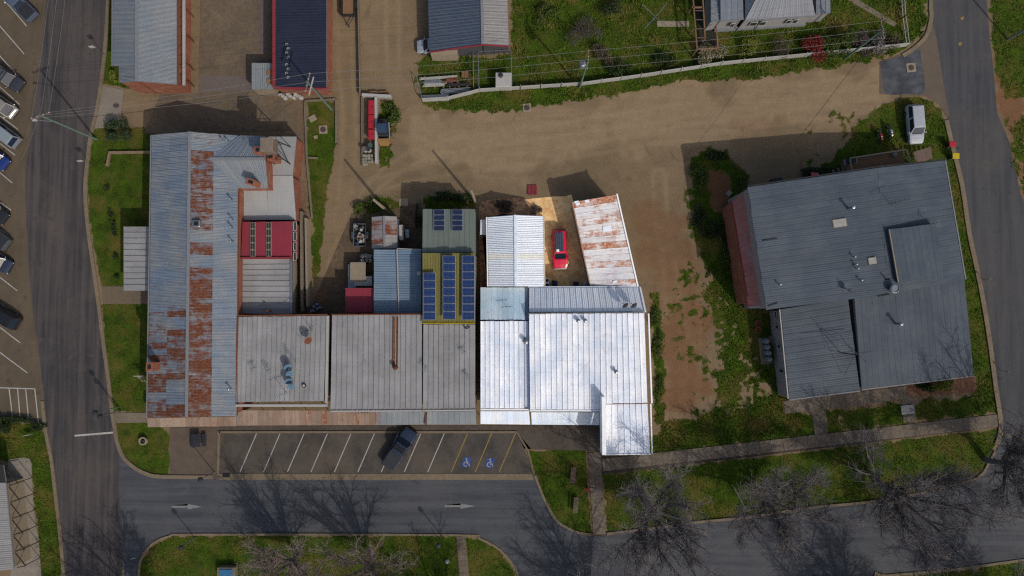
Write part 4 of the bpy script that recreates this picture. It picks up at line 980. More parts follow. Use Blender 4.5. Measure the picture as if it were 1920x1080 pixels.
walls(t, [qa, qb], M('shed_white_wall', C(190, 186, 178), .7, var=.1), .12)
gutter(t, (1019.5, 405, 3.25), (1021.5, 537, 3.25), M('cream_gutter', C(190, 180, 160), .6)); gutter(t, (912.5, 407, 3.25), (914.5, 537, 3.25), bw)
q = (901, 412, 2.4), (913, 412, 2.4), (913, 440, 2.4), (900, 440, 2.4); roof(t, q, 2, RM['zinc'], 'flat', .2, name='leanto_roof'); walls(t, [q], MT['cream'], .05)
t = bld('rusty_skillion_shed', 'long skillion shed with orange rust streaked zinc sheets at the yard edge', 1135, 455)
q = (1074, 379, 3.9), (1108, 537, 3.0), (1195, 536, 3.4), (1157, 365, 4.3)
rustp = [.75, .45, .5, .62, .5, .55, .45, .75, .35, .45, .62, .35, .4, .55, .35, .4, .5, .6, .5, .35]
roof(t, q, 14, RM['rustshed'], 'lap', lambda f, r: rustp[int(f * 14) % 20] * (.95 if r == 0 else 1.05) + .08, rows=(0, .52, 1)); walls(t, [q], M('shed_tin_wall', C(150, 130, 112), .7, var=.2), .12)
MB().bar(W(1156.5, 363.5, 4.35), W(1196, 537, 3.45), .16, .2).build('gutter', bw, t); MB().bar(W(1073, 379, 3.85), W(1107, 537, 2.95), .12, .16).build('gutter', M('gutter_brown', C(150, 120, 96), .6), t)
sk = M('skylight_sheet', C(225, 230, 236), .4, var=.03); 
p = W(1138.5, 429, 3.86); MB().box((p.x, p.y, 3.88), (1.0, .62, .08), .12).build('skylight', sk, t)
for x, y in ((1081, 379), (1100, 377), (1083, 382), (1153, 528)):
    zz = 4.02 if y < 400 else 3.3; p = W(x, y, zz); MB().box((p.x, p.y, zz), (.5, .25, .2), .2).build('roof_scrap', sk, t)

# big blue grey building on the right
t = bld('community_hall', 'large blue grey roofed two level hall with timber deck beside the side road', 1620, 520)
E, Rg, Er = 7.8, 6.6, 5.4
def hz(px, py):
    x = px - (py - 351) * .155
    return E - (x - 1402) / 243 * (E - Rg) if x < 1645 else Rg - (x - 1645) / 126 * (Rg - Er)
qa = (1402, 351, E), (1437, 581, E), (1667, 552, Rg), (1645, 315, Rg); qb = (1771, 301, Er), (1809, 525, Er), (1667, 552, Rg), (1645, 315, Rg)
qc = (1464, 580, 4.0), (1480, 748, 3.8), (1612, 731, 4.3), (1590, 560, 4.5); qd = (1602, 560, 4.9), (1808, 524, 4.9), (1826, 703, 4.5), (1616, 729, 4.5)
wl = M('hall_wall', C(126, 124, 124), .7, var=.08)
roof(t, qa, 20, RM['big'], 'flat'); roof(t, qb, 20, RM['big'], 'flat'); roof(t, qc, 14, RM['big'], 'flat'); roof(t, qd, 19, RM['big'], 'flat')
walls(t, [qa, qb, qc, qd], wl, .15)
gutter(t, (1402, 349, E - .1), (1645, 313, Rg - .1), MT['dark']); gutter(t, (1645, 313, Rg - .1), (1772, 299, Er - .1), MT['dark']); gutter(t, (1773, 301, Er), (1811, 524, Er), MT['grey']); gutter(t, (1480, 750, 3.75), (1613, 733, 4.25), MT['grey']); gutter(t, (1616, 731, 4.45), (1827, 705, 4.45), MT['grey'])
gutter(t, (1462, 580, 4.0), (1478, 748, 3.8), MT['white'], .12, .12, 'fascia')
qv = [W(1592, 561, 4.0), W(1601, 560, 4.0), W(1615, 729, 4.0), W(1611, 731, 4.0)]; MB().hexa([p - Vector((0, 0, .1)) for p in qv], qv).build('box_gutter', MT['dark'], t)
a = [W(1666, 430, 7.0), W(1755, 419, 6.7), W(1770, 524, 6.6), W(1684, 530, 6.9)]; a = [Vector((p.x, p.y, 6.0)) for p in a]
tz = [1.0, .7, .6, .9]; tp = [p + Vector((0, 0, z)) for p, z in zip(a, tz)]
MB().hexa([p - Vector((0, 0, 1.2)) for p in a][::-1], [p - Vector((0, 0, .17)) for p in tp][::-1]).build('raised_wall', M('raised_iron', C(60, 66, 74), .6, var=.06), t)
roof(t, ((1666, 430, 7.0), (1755, 419, 6.7), (1770, 524, 6.6), (1684, 530, 6.9)), 8, RM['big'], 'flat', name='raised_roof')
MB().bar(W(1667, 430, 7.08), W(1684, 529, 6.98), .12, .12).build('flashing', MT['cream'], t)
qr_ = (1373, 378, 4.6), (1405, 574, 4.6), (1437, 573, 6.4), (1404, 352, 6.4)
roof(t, qr_, 18, RM['redwash'], 'lap', label='faded red skillion roof', name='skillion_roof')
MB().bar(W(1372, 378, 4.5), W(1404, 575, 4.5), .15, .18).build('gutter', MT['redroofpaint'], t); MB().bar(W(1404, 576, 4.5), W(1436, 575, 6.3), .12, .2).build('fascia', MT['white'], t)
walls(t, [qr_], MT['brick'], .25)
for x, y, w, h in ((1574, 418, 1.6, .95), (1635, 489, .95, .8)):
    z = hz(x, y) + .06; p = W(x, y, z); fr = MB().box((p.x, p.y, z), (w, h, .16), .15).build('skylight', MT['cream'], t); MB().box((p.x, p.y, z + .09), (w * .9, h * .86, .03), .15).build('pane', mt('skylight_acrylic', C(140, 138, 132)), fr)
for x, y in ((1600, 388), (1690, 607)):
    zb = hz(x, y) if y < 500 else 4.7; p = W(x, y, zb + 1.3); MB().tube((p.x, p.y, zb), (p.x, p.y, zb + 1.3), .14).lathe((p.x, p.y, zb + 1.2), [(.14, 0), (.26, .05), (.24, .2), (.03, .3)], 10).build('flue_pipe', MT['steel'], t)
p = W(1679, 541, 7.4); MB().lathe((p.x, p.y, 6.2), [(.3, 0), (.3, .7), (.5, .8), (.55, 1.1), (.42, 1.2), (.42, 1.1)], 16).build('roof_ventilator', MT['steel'], t); p = W(1668, 523, 7.4); MB().tube((p.x, p.y, 6.2), (p.x, p.y, 7.6), .1).build('flue_pipe', MT['dark'], t)
for x, y in ((1603, 481), (1606, 495), (1609, 503), (1463, 533), (1616, 525)):
    zq = hz(x, y); p = W(x, y, zq + .5); MB().tube((p.x, p.y, zq - .1), (p.x, p.y, zq + .6), .06).lathe((p.x, p.y, zq + .5), [(.06, 0), (.15, .03), (.12, .14), (.02, .18)], 8).build('vent_pipe', MT['steel'], t)
for x0, y0, x1, y1 in ((1430, 451, 1457, 447), (1440, 574, 1458, 568), (1646, 556, 1668, 552)): MB().bar(W(x0, y0, hz(x0, y0) + .05), W(x1, y1, hz(x1, y1) + .05), .12, .1).build('roof_flashing', MT['dark'], t)
antenna(t, 1690, 376, 6.1, 8.8, 2.0, .3, 6, MT['dark']); antenna(t, 1588, 540, 6.9, 8.0, .9, 1.6, 4); dish(t, 1592, 543, 7.8, .35, -.8, MT['dark']); antenna(t, 1760, 417, 6.6, 7.8, .8, 1.4, 4)
# rooftop mast over the front valley
mb = MB(); p = W(1604, 665, 7.8)
for dx, dy in ((-1.6, .4), (1.9, .2), (.3, -2.6), (-.2, 2.2)): mb.tube((p.x + dx, p.y + dy, 4.5), (p.x, p.y, 7.6), .025, n=4)
mb.tube((p.x, p.y, 4.0), (p.x, p.y, 8.0), .05).bar((p.x - 2.4, p.y - .4, 7.2), (p.x + 2.4, p.y + .4, 7.2), .06).bar((p.x - 1, p.y + 1.2, 7.8), (p.x + 1.3, p.y - .9, 7.8), .05); mb.build('roof_mast', MT['dark'], t)
a, b_ = W(1438, 583, 3), W(1466, 745, 3)
for f, w, h in ((.06, .8, .6), (.2, .5, .9), (.42, .5, .9), (.7, .4, 1.4)):
    c = W(1464, 580, 4.0).lerp(W(1480, 748, 3.8), f); d = (W(1480, 748, 3.2) - W(1464, 580, 3.2)).normalized(); pane(t, (c.x + .02, c.y, 2.2), d * -1, (0, 0, 1), w, h, MT['glass'])
mb = MB()
for x, y in ((1484, 752), (1520, 748), (1560, 742), (1608, 736), (1660, 728), (1740, 718), (1820, 708)):
    p = W(x, y, 3.8); MB().bar((p.x, p.y + .12, 0), (p.x, p.y + .12, 3.7), .14).build('verandah_post', MT['dark'], t)
# timber deck with rails
d = thing('timber_deck', 'raised timber deck with pale rails and stairs behind the blue grey hall', 'deck', W(1640, 305, 0))
P_ = [W(1586, 300, 1.5), W(1690, 284, 1.5), W(1703, 320, 1.5), W(1592, 336, 1.5)]
n = 14
for i in range(n):
    q = [bil([P_[3], P_[2], P_[1], P_[0]], u, (i + v) / n) for u, v in ((0, 0), (1, 0), (1, .93), (0, .93))]
    MB().hexa([p - Vector((0, 0, .05)) for p in q], q).build('board', MT['timber'], d)
MB().hexa([Vector((p.x, p.y, 0)) for p in P_][::-1], [p - Vector((0, 0, .08)) for p in P_][::-1]).build('deck_base', MT['timber_grey'], d)
for a, b_ in ((P_[0], P_[1]), (P_[1], P_[2]), (P_[3], P_[0])):
    MB().bar(a + Vector((0, 0, 1)), b_ + Vector((0, 0, 1)), .16, .08).build('handrail', MT['cream'], d)
    k = int((b_ - a).length / .35)
    for i in range(k + 1): p = a.lerp(b_, i / k); MB().bar(p, p + Vector((0, 0, 1)), .06).build('baluster', MT['cream'], d)
for s, base, dirv in ((0, (1705, 300), (18, -6)), (1, (1582, 325), (-22, 6))):
    for i in range(7):
        p = W(base[0] + dirv[0] * i * .35, base[1] + dirv[1] * i * .35, 0); MB().box((p.x, p.y, 1.35 - i * .2), (.3, 1.5, .06), .15).build('stair_tread', MT['timber_grey'], d)
# hut at the bottom left
t = bld('pale_pavilion', 'pale hipped roof of a pavilion cut by the left edge at bottom', 0, 990)
q = (11, 905, 3.2), (26, 1068, 3.2), (-140, 1085, 4.4), (-140, 905, 4.2)
roof(t, q, 14, RM['palegrey'], 'flat'); walls(t, [q], MT['cream'], .2)
q2 = (11, 903, 3.2), (-140, 903, 4.2), (-140, 870, 3.2), (6, 872, 3.1); roof(t, q2, 10, M('dark_roof', C(40, 38, 38), .8), 'flat')
q3 = (26, 1070, 3.2), (-140, 1088, 4.4), (-140, 1110, 3.2), (30, 1100, 3.1)
for i in range(6):
    y = 882 + i * 31; x = 14 + i * 3
    mb = MB().bar(W(x, y, 2.6), W(x + 19, y + 24, 2.6), .09).bar(W(x + 19, y + 24, 2.6), W(x + 3, y + 27, 2.6), .09); p = W(x + 18, y + 23, 2.6); mb.tube((p.x, p.y, 0), p, .05); mb.build('timber_bracket', mt('dark_timber', C(58, 44, 36)), t)
# ------------------------------------------------------------------ vehicles
def paint(name, c, rough=.25):
    m, nt, b = new_mat(name)
    tc = nd(nt, 'ShaderNodeTexCoord').outputs['Object']
    n = noise(nt, tc, 3, 4, .6); nt.links.new(scalec(nt, c, mrange(nt, n, .3, .7, .92, 1.08)), b.inputs['Base Color'])
    b.inputs['Roughness'].default_value = rough; b.inputs['Coat Weight'].default_value = .4; b.inputs['Coat Roughness'].default_value = .08
    return m
lampm = M('headlamp', C(165, 168, 170), .15, var=.02); taillamp = M('tail_lamp', C(120, 18, 18), .2)
def vehicle(name, label, cat, px, py, face, pm, kind='wagon', L=4.8, Wd=1.85, H=1.7, z=1.0, extras=(), group=None, roofm=None):
    c = W(px, py, z); ang = math.atan2(-face[1], face[0])
    t = thing(name, label, cat, (c.x, c.y, 0), group, ang, local=True)
    w = Wd / 2
    X = lambda f: L * (.5 - f)
    prof = {'wagon': (.24, .37, .92, .985), 'ute': (.25, .36, .57, .61), 'sedan': (.27, .41, .72, .86), 'hatch': (.22, .36, .85, .97), 'van': (.08, .2, .96, .99)}[kind]
    belt = 1.05 if H > 1.55 else .92
    def ztop(f):
        if f < prof[0]: return belt - .28 * (1 - f / prof[0]) ** 1.6 - .02
        if kind == 'ute' and f > prof[3]: return belt + .02
        if kind == 'sedan' and f > prof[3]: return belt - .02 - .08 * (f - prof[3]) / (1 - prof[3])
        return belt
    st = [(0, .70), (.012, .82), (.04, .91), (.10, .97), (.2, 1), (.35, .985), (.5, .985), (.65, .985), (.8, 1), (.92, .975), (.975, .93), (.993, .87), (1, .8)]
    loops = []
    for f, k in st:
        ww = w * k; zt = ztop(f) - (.1 if f in (0, 1) else 0); zb = .28 if 0 < f < 1 else .4; x = X(f)
        loops.append([(x, -ww * .93, zb), (x, -ww, zb + .22), (x, -ww, zt - .16), (x, -ww * .93, zt - .04), (x, -ww * .72, zt), (x, 0, zt + .025), (x, ww * .72, zt), (x, ww * .93, zt - .04), (x, ww, zt - .16), (x, ww, zb + .22), (x, ww * .93, zb)])
    MB().loft(loops).build('body', pm, t, smooth=False)
    # cabin
    f0, f1, f2, f3 = prof; wb, wr = w * .90, w * .74
    zb, zr = belt - .01, H - .05
    def ring(ff, rr, z_, wd): return [(X(ff), -wd, z_), (X(rr), -wd, z_), (X(rr), wd, z_), (X(ff), wd, z_)]
    lo, hi = ring(f0, f3, zb, wb), ring(f1, f2, zr, wr)
    MB().hexa(lo[::-1], hi[::-1]).build('cabin', pm, t)
    cx = [X(f1 + .01), X((f1 + f2) / 2), X(f2 - .01)]; lp = []
    for x, s, h in ((X(f1 - .006), .96, 0), (X(f1 + .03), 1.02, .045), (X((f1 + f2) / 2), 1.03, .06), (X(f2 - .03), 1.02, .045), (X(f2 + .004), .96, 0)):
        lp.append([(x, -wr * s, zr - .02), (x, -wr * s * .93, zr + h * .8), (x, 0, zr + h + .012), (x, wr * s * .93, zr + h * .8), (x, wr * s, zr - .02)])
    MB().loft(lp).build('roof', roofm or pm, t, smooth=False)
    def gl(nm, q, shrink, off):
        q = [Vector(p) for p in q]; cc = sum(q, Vector()) / 4; nn = (q[1] - q[0]).cross(q[3] - q[0]).normalized()
        if nn.dot(cc - Vector((0, 0, .8))) < 0: nn = -nn; q = q[::-1]
        mesh(nm, [cc + (p - cc) * shrink + nn * off for p in q], [(0, 1, 2, 3)], MT['glassblue'], t)
    gl('windscreen', [lo[0], hi[0], hi[3], lo[3]], .90, .012); gl('rear_window', [lo[1], hi[1], hi[2], lo[2]], .84, .012)
    for s in (0, 1):
        a = (lo[0], lo[1], hi[1], hi[0]) if s == 0 else (lo[3], lo[2], hi[2], hi[3])
        a = [Vector(p) for p in a]; m0, m1 = (a[0] + a[1]) / 2, (a[3] + a[2]) / 2
        gl('side_window', [a[0], m0, m1, a[3]], .86, .012); gl('side_window', [m0, a[1], a[2], m1], .86, .012)
        sy = -1 if s == 0 else 1
        MB().box((X(f0 + .03), sy * (w + .09), belt + .05), (.14, .2, .14), 0, .03).build('mirror', pm, t)
        MB().box((X(.028), sy * w * .66, ztop(.03) - .13), (.16, w * .36, .13), 0, .02).build('headlight', lampm, t)
        MB().box((X(.988), sy * w * .74, belt - .18), (.1, .16, .22)).build('tail_light', taillamp, t)
        for f in (.18, .79):
            o = MB().tube((X(f), sy * (w - .23), .34), (X(f), sy * (w + .005), .34), .34, .34, 14).build('wheel', MT['black'], t); MB().tube((X(f), sy * (w - .05), .34), (X(f), sy * (w + .012), .34), .19, .17, 10).build('rim', MT['steel'], o)
    MB().box((X(.006), 0, .45), (.1, Wd * .72, .16), 0, .02).build('bumper', MT['dark'] if 'bullbar' not in extras else MT['white'], t)
    MB().box((X(.994), 0, .48), (.1, Wd * .7, .16), 0, .02).build('bumper', MT['dark'], t)
    MB().bar((X(f0 - .004), -wb * .7, belt + .03), (X(f0 - .004), wb * .7, belt + .03), .04).build('wiper', MT['black'], t)
    if kind == 'ute':
        zt = belt + .03; tc_ = MB().box(((X(f3) + X(.985)) / 2, 0, zt), (X(f3) - X(.985) - .1, Wd * .84, .06), 0, .02)
        tc_.build('tray_cover', mt('tonneau', C(40, 42, 46), .6), t)
    if 'racks' in extras:
        for i in range(5): MB().bar((X(f1 + .05 + (f2 - f1 - .1) * i / 4), -wr * .95, zr + .16), (X(f1 + .05 + (f2 - f1 - .1) * i / 4), wr * .95, zr + .16), .06).build('roof_bar', MT['dark'], t)
        for s in (-1, 1): MB().bar((X(f1 + .03), s * wr * .9, zr + .12), (X(f2 - .03), s * wr * .9, zr + .12), .05).build('roof_rail', MT['dark'], t)
    if 'cage' in extras:
        for i in range(6): MB().bar((X(f1 + .02 + (f2 - f1 - .04) * i / 5), -wr, zr + .2), (X(f1 + .02 + (f2 - f1 - .04) * i / 5), wr, zr + .2), .05).build('roof_bar', MT['steel'], t)
        for i in range(4): y = -wr + 2 * wr * i / 3; MB().bar((X(f1 + .02), y, zr + .24), (X(f2 - .02), y, zr + .24), .04).build('roof_bar', MT['steel'], t)
    if 'sun' in extras:
        MB().box((X((f1 + f2) / 2), -.12, zr + .22), (L * .46, 1.0, .05)).build('roof_solar_panel', M('roof_panel', C(52, 62, 78), .25), t)
        for i in range(7): MB().bar((X(.44 + i * 0), 0, 0), (X(.44), 0, .01), .001) if 0 else None
        for i in range(4): MB().bar((X(f1 + .03), -.5 + i * .26, zr + .255), (X(f2 - .03), -.5 + i * .26, zr + .255), .03, .02).build('panel_frame', MT['steel'], t)
        MB().box((X(f1 + .06), -.35, zr + .28), (.32, .32, .1)).build('roof_box', MT['bright_white'], t)
    if 'bullbar' in extras:
        for zz in (.5, .8): MB().bar((X(-.012), -w * .8, zz), (X(-.012), w * .8, zz), .08).build('bull_bar', MT['bright_white'], t)
    return t
G1 = 'vehicles angle parked along the left road'
dn = (1, .8)
vehicle('parked_ute', 'grey blue ute with black tray, topmost of the vehicles parked at left', 'ute', 33, 6, (-1, -.95), paint('paint_steel_blue', C(70, 80, 96)), 'ute', 5.1, group=G1)
vehicle('parked_wagon', 'dark four wheel drive with barred roof rack parked second from top at left', 'car', 8, 143, (1, .68), paint('paint_dark', C(44, 46, 50)), 'wagon', 4.7, H=1.85, extras=('cage',), group=G1)
vehicle('parked_van', 'cream boxy vehicle parked third from top at left edge', 'van', -4, 192, (1, .75), paint('paint_cream', C(120, 116, 110)), 'van', 4.8, H=1.8, group=G1)
vehicle('parked_wagon', 'silver grey wagon parked fourth from top at left edge', 'car', 2, 248, (-1, -.75), paint('paint_silver', C(105, 110, 116)), 'wagon', 4.7, group=G1, roofm=paint('paint_silver_roof', C(120, 128, 132)))
vehicle('parked_car', 'bright blue small car poking in at the left edge', 'car', -16, 291, (1, .8), paint('paint_blue', C(20, 40, 96)), 'hatch', 4.2, H=1.5, group=G1)
vehicle('parked_car', 'dark car with white stripe barely showing at the left edge', 'car', -20, 392, (1, .75), paint('paint_black', C(28, 28, 30)), 'sedan', 4.5, H=1.45, group=G1)
vehicle('parked_ute', 'grey tray ute with white tailgate at the left edge', 'ute', -20, 437, (-1, -.75), paint('paint_grey', C(70, 72, 76)), 'ute', 5.2, group=G1)
vehicle('parked_car', 'dark navy hatchback nose parked at the left edge', 'car', -12, 488, (1, .55), paint('paint_navy_hatch', C(36, 42, 58)), 'hatch', 4.2, H=1.5, group=G1)
vehicle('parked_wagon', 'black wagon with striped roof rack parked lowest at left', 'car', 0, 590, (-1, -.6), paint('paint_black_wagon', C(26, 27, 30)), 'wagon', 4.8, extras=('racks',), group=G1)
vehicle('parked_ute', 'dark blue grey dual cab ute alone in the marked car park bays', 'ute', 749, 842, (.56, -.83), paint('paint_ute', C(34, 42, 62)), 'ute', 5.4, 1.95, 1.8, extras=('racks',))
vehicle('red_wagon', 'red four wheel drive with roof solar panel and white bull bar in the sandy yard', 'car', 1050, 466, (.04, 1), paint('paint_red', C(205, 16, 52)), 'wagon', 4.9, 1.9, 1.8, extras=('sun', 'bullbar'))
vehicle('white_wagon', 'white station wagon parked on the grass near the side road', 'car', 1718, 232, (.06, 1), paint('paint_white', C(150, 153, 158)), 'wagon', 4.9, 1.9, 1.75)
vehicle('white_hatch', 'white car half hidden under the edge of the slate shed roof', 'car', 812, 84, (-1, .05), paint('paint_white_hatch', C(142, 146, 150)), 'hatch', 4.2, 1.75, 1.5)
# motorbikes
def bike(label, px, py, face, pm):
    c = W(px, py, .6); t = thing('motorbike', label, 'motorbike', (c.x, c.y, 0), 'motorbikes on the grass', math.atan2(-face[1], face[0]), local=True)
    for x in (.72, -.68):
        mb = MB()
        for k in range(14):
            a0, a1 = k * 6.2832 / 14, (k + 1) * 6.2832 / 14; mb.tube((x + .28 * math.cos(a0), 0, .32 + .28 * math.sin(a0)), (x + .28 * math.cos(a1), 0, .32 + .28 * math.sin(a1)), .06, n=6)
        mb.build('wheel', MT['black'], t)
    MB().loft([[(x, -w, z - h), (x, w, z - h), (x, w * .8, z + h), (x, -w * .8, z + h)] for x, w, z, h in ((.35, .09, .85, .1), (.2, .17, .88, .13), (-.05, .16, .85, .1), (-.2, .1, .8, .06))]).build('tank', pm, t)
    MB().loft([[(x, -w, z - .05), (x, w, z - .05), (x, w, z + .03), (x, -w, z + .03)] for x, w, z in ((-.2, .1, .82), (-.4, .15, .8), (-.75, .13, .86), (-.9, .07, .9))]).build('seat', MT['black'], t)
    MB().box((.02, 0, .5), (.5, .3, .36)).build('engine', MT['steel'], t); MB().bar((.45, -.38, 1.02), (.45, .38, 1.02), .05).tube((.72, .1, .32), (.42, .1, 1.0), .035).tube((.72, -.1, .32), (.42, -.1, 1.0), .035).build('handlebar', MT['dark'], t)
    MB().loft([[(x, -w, z - .1), (x, w, z - .1), (x, w * .7, z + .08), (x, -w * .7, z + .08)] for x, w, z in ((.72, .08, .82), (.58, .16, .9), (.45, .15, .95))]).build('fairing', pm, t); MB().tube((-.7, .17, .4), (.0, .17, .35), .06).build('exhaust', MT['steel'], t)
    MB().bar((0, .15, .4), (-.1, .42, .0), .03).build('side_stand', MT['dark'], t)
bike('red motorbike leaning on the grass behind the hall deck', 1650, 254, (.15, 1), paint('bike_red', C(130, 28, 34)))
bike('silver white motorbike on the grass nearer the white wagon', 1669, 246, (.15, 1), paint('bike_silver', C(125, 126, 130)))
# skid steer with blue cab roof and yellow bucket
p = W(718, 243, 1.2); t = thing('skid_loader', 'small loader with blue cab roof and yellow bucket parked by the wall', 'loader', (p.x, p.y, 0))
MB().box((p.x, p.y + .2, .75), (1.2, 1.9, .8), 0, .08).build('body', MT['dark'], t); MB().box((p.x, p.y, 1.95), (1.15, 1.15, .1), 0, .03).build('cab_roof', MT['blue'], t)
for sx in (-.5, .5):
    for sy in (-.5, .5): MB().bar((p.x + sx, p.y + sy, 1.1), (p.x + sx, p.y + sy, 1.92), .07).build('cab_post', MT['dark'], t)
    MB().bar((p.x + sx * 1.5, p.y + .9, 1.3), (p.x + sx * 1.5, p.y - 1.0, .55), .12, .18).build('lift_arm', MT['grey'], t)
    for sy in (-.3, .8): MB().tube((p.x + sx * 1.15, p.y + sy, .38), (p.x + sx * 1.65, p.y + sy, .38), .38, n=12).build('wheel', MT['black'], t)
MB().loft([[(p.x - .75, p.y - 1.0, .15), (p.x + .75, p.y - 1.0, .15), (p.x + .75, p.y - 1.0, .75), (p.x - .75, p.y - 1.0, .75)], [(p.x - .75, p.y - 1.4, .12), (p.x + .75, p.y - 1.4, .12), (p.x + .72, p.y - 1.35, .68), (p.x - .72, p.y - 1.35, .68)], [(p.x - .55, p.y - 1.8, .1), (p.x + .55, p.y - 1.8, .1), (p.x + .55, p.y - 1.75, .2), (p.x - .55, p.y - 1.75, .2)]]).build('bucket', MT['orange'], t)
MB().box((p.x, p.y + 1.25, .7), (1.0, .35, .7), 0, .08).build('engine_cover', MT['dark'], t)
# box trailers
def trailer(label, px, py, rz, L, Wd, load, bm=None):
    c = W(px, py, .7); t = thing('box_trailer', label, 'trailer', (c.x, c.y, 0), None, rz, local=True); bm = bm or MT['steel']
    MB().box((0, 0, .52), (L, Wd, .06)).build('tray_floor', MT['dark'], t)
    for s in (-1, 1):
        MB().box((0, s * Wd / 2, .75), (L, .06, .42)).build('side_panel', bm, t); MB().box((s * L / 2, 0, .75), (.06, Wd, .42)).build('end_panel', bm, t)
        MB().tube((0, s * (Wd / 2 + .05), .3), (0, s * (Wd / 2 + .25), .3), .3, n=12).build('wheel', MT['black'], t); MB().box((0, s * (Wd / 2 + .16), .64), (.85, .26, .05)).build('mudguard', bm, t)
        MB().bar((L / 2, s * Wd * .35, .5), (L / 2 + 1.2, 0, .5), .07).build('drawbar', MT['dark'], t)
    MB().tube((L / 2 + 1.1, 0, 0), (L / 2 + 1.1, 0, .7), .04).box((L / 2 + 1.25, 0, .55), (.25, .1, .1)).build('jockey_wheel', MT['dark'], t)
    if load: load(t)
    return t
def rubbish(t, L=2.3, w=1.2, n=26):
    ms = [mt('cardboard', C(122, 100, 74)), MT['white'], mt('blue_bag', C(46, 52, 74)), mt('pale_paper', C(138, 132, 124)), MT['dark']]
    for i in range(n):
        s = R.uniform(.18, .55); o = MB().box((R.uniform(-L / 2, L / 2), R.uniform(-w / 2, w / 2), .75 + R.uniform(0, .3)), (s, s * R.uniform(.5, 1), R.uniform(.1, .35)), R.uniform(0, 3), .03).build('rubbish_piece', R.choice(ms), t); o.rotation_euler = (R.uniform(-.3, .3), R.uniform(-.2, .2), 0)
trailer('box trailer heaped with cardboard and rubbish bags behind the shops', 675, 441, math.pi / 2, 2.75, 1.5, rubbish)
trailer('timber floored tipping trailer at the top edge beside the navy roof', 653, 8, -math.pi / 2, 3.0, 1.7, lambda t: MB().box((0, 0, .6), (2.6, 1.4, .08)).build('load_board', MT['timber'], t), MT['dark'])
# red bin crates along the wall strip
G2 = 'red covered crates lined along the low wall'
for i, (y0, y1, l) in enumerate(((187, 214, 'topmost red covered crate along the low white wall'), (214, 241, 'middle red covered crate along the low white wall'), (242, 261, 'lowest red covered crate along the low white wall'))):
    a, b_ = W(696, y0 + .6, 1.1), W(696, y1 - .6, 1.1); cy = (a.y + b_.y) / 2; t = thing('covered_crate', l, 'crate', (a.x, cy, 0), G2)
    MB().box((a.x, cy, .5), (.62, abs(a.y - b_.y) - .1, 1.0), 0, .04).build('box', MT['red'], t); MB().box((a.x, cy, 1.05), (.72, abs(a.y - b_.y), .1), 0, .03).build('lid', MT['red'], t)
    MB().box((a.x + .1, cy, 1.12), (.12, .2, .04)).build('handle', MT['dark'], t)
for x, y, m, l in ((683, 279, 'grey', 'grey drum lid left of the dark drum pair'), (690, 279, 'black', 'black topped drum with white side beside the wall strip'), (694, 272, 'dark', 'dark green drum behind the black topped drum')):
    p = W(x, y, .9); t = thing('steel_drum', l, 'drum', (p.x, p.y, 0)); MB().lathe((p.x, p.y, 0), [(.3, 0), (.31, .3), (.3, .32), (.31, .6), (.3, .9)], 14).build('drum_body', MT['white'] if m != 'dark' else MT['dark'], t); MB().lathe((p.x, p.y, .9), [(.31, -.02), (.31, .04), (.26, .03)], 14).build('drum_lid', mt('lid_' + m, {'grey': C(88, 82, 80), 'black': C(40, 40, 44), 'dark': C(60, 74, 70)}[m]), t)
lg = mt('log_end', C(120, 118, 100), .8, rnd=.25)
G3 = 'pale buckets heaped at the strip end'
for i in range(14):
    x, y = 682 + (i % 4) * 5 + R.uniform(-1, 1), 292 + (i // 4) * 5.6 + R.uniform(-1, 1); p = W(x, y, .4)
    o = MB().lathe((p.x, p.y, 0), [(.14, 0), (.18, .38), (.19, .42), (.1, .43)], 10).build('bucket', lg); tag(o, 'pale upturned bucket in the heap at the strip end below the drums', 'bucket', G3)
def wall_thing(name, label, pts, w, h, mat, cat='wall'):
    o = ribbon(name, pts, w, -.05, h, mat, 0, None); return tag(o, label, cat)
wall_thing('low_wall', 'low white wall right of the red crates', [(707, 186), (708, 308)], .3, .9, MT['white']); wall_thing('low_wall', 'short white wall at the head of the red crates', [(681, 181), (735, 184)], .35, .8, MT['white'])
wall_thing('kerb_wall', 'thin concrete edging left of the red crates', [(679, 183), (680, 312)], .15, .3, MT['concrete']); wall_thing('kerb_wall', 'thin edging wall running up the lane beside the trailer', [(672, -60), (677, 180)], .12, .75, MT['concrete'])
p = W(700, 174, .3); tag(MB().box((p.x, p.y, .2), (1.0, .5, .4), .05, .04).box((p.x + 1.1, p.y + .1, .25), (1.3, .15, .3), .1).build('timber_offcuts', MT['timber']), 'timber offcuts stacked above the red crates', 'timber')
# boundary walls, fences
fence = thing('boundary_fence', 'long white fence between the dirt lane and the grassy house block', 'fence', W(1200, 160, 0))
fpts = [(793, 190), (840, 187), (900, 172), (1090, 160), (1200, 145), (1350, 122), (1470, 110), (1580, 99), (1640, 93), (1697, 87)]
for a, b_ in zip(fpts, fpts[1:]):
    p, q = W(*a), W(*b_); n = max(1, int((q - p).length / 2.4)); 
    for i in range(n):
        u, v = p.lerp(q, i / n), p.lerp(q, (i + 1) / n - .01); MB().hexa([(u.x, u.y - .05, 0), (v.x, v.y - .05, 0), (v.x, v.y + .05, 0), (u.x, u.y + .05, 0)], [(u.x, u.y - .05, 1.1), (v.x, v.y - .05, 1.1), (v.x, v.y + .05, 1.1), (u.x, u.y + .05, 1.1)]).build('fence_panel', MT['white'], fence)
        MB().bar((u.x, u.y + .1, 0), (u.x, u.y + .1, 1.25), .09).build('fence_post', MT['cream'], fence)
fence = thing('picket_fence', 'white open fence beside the side road at the house corner', 'fence', W(1690, 40, 0))
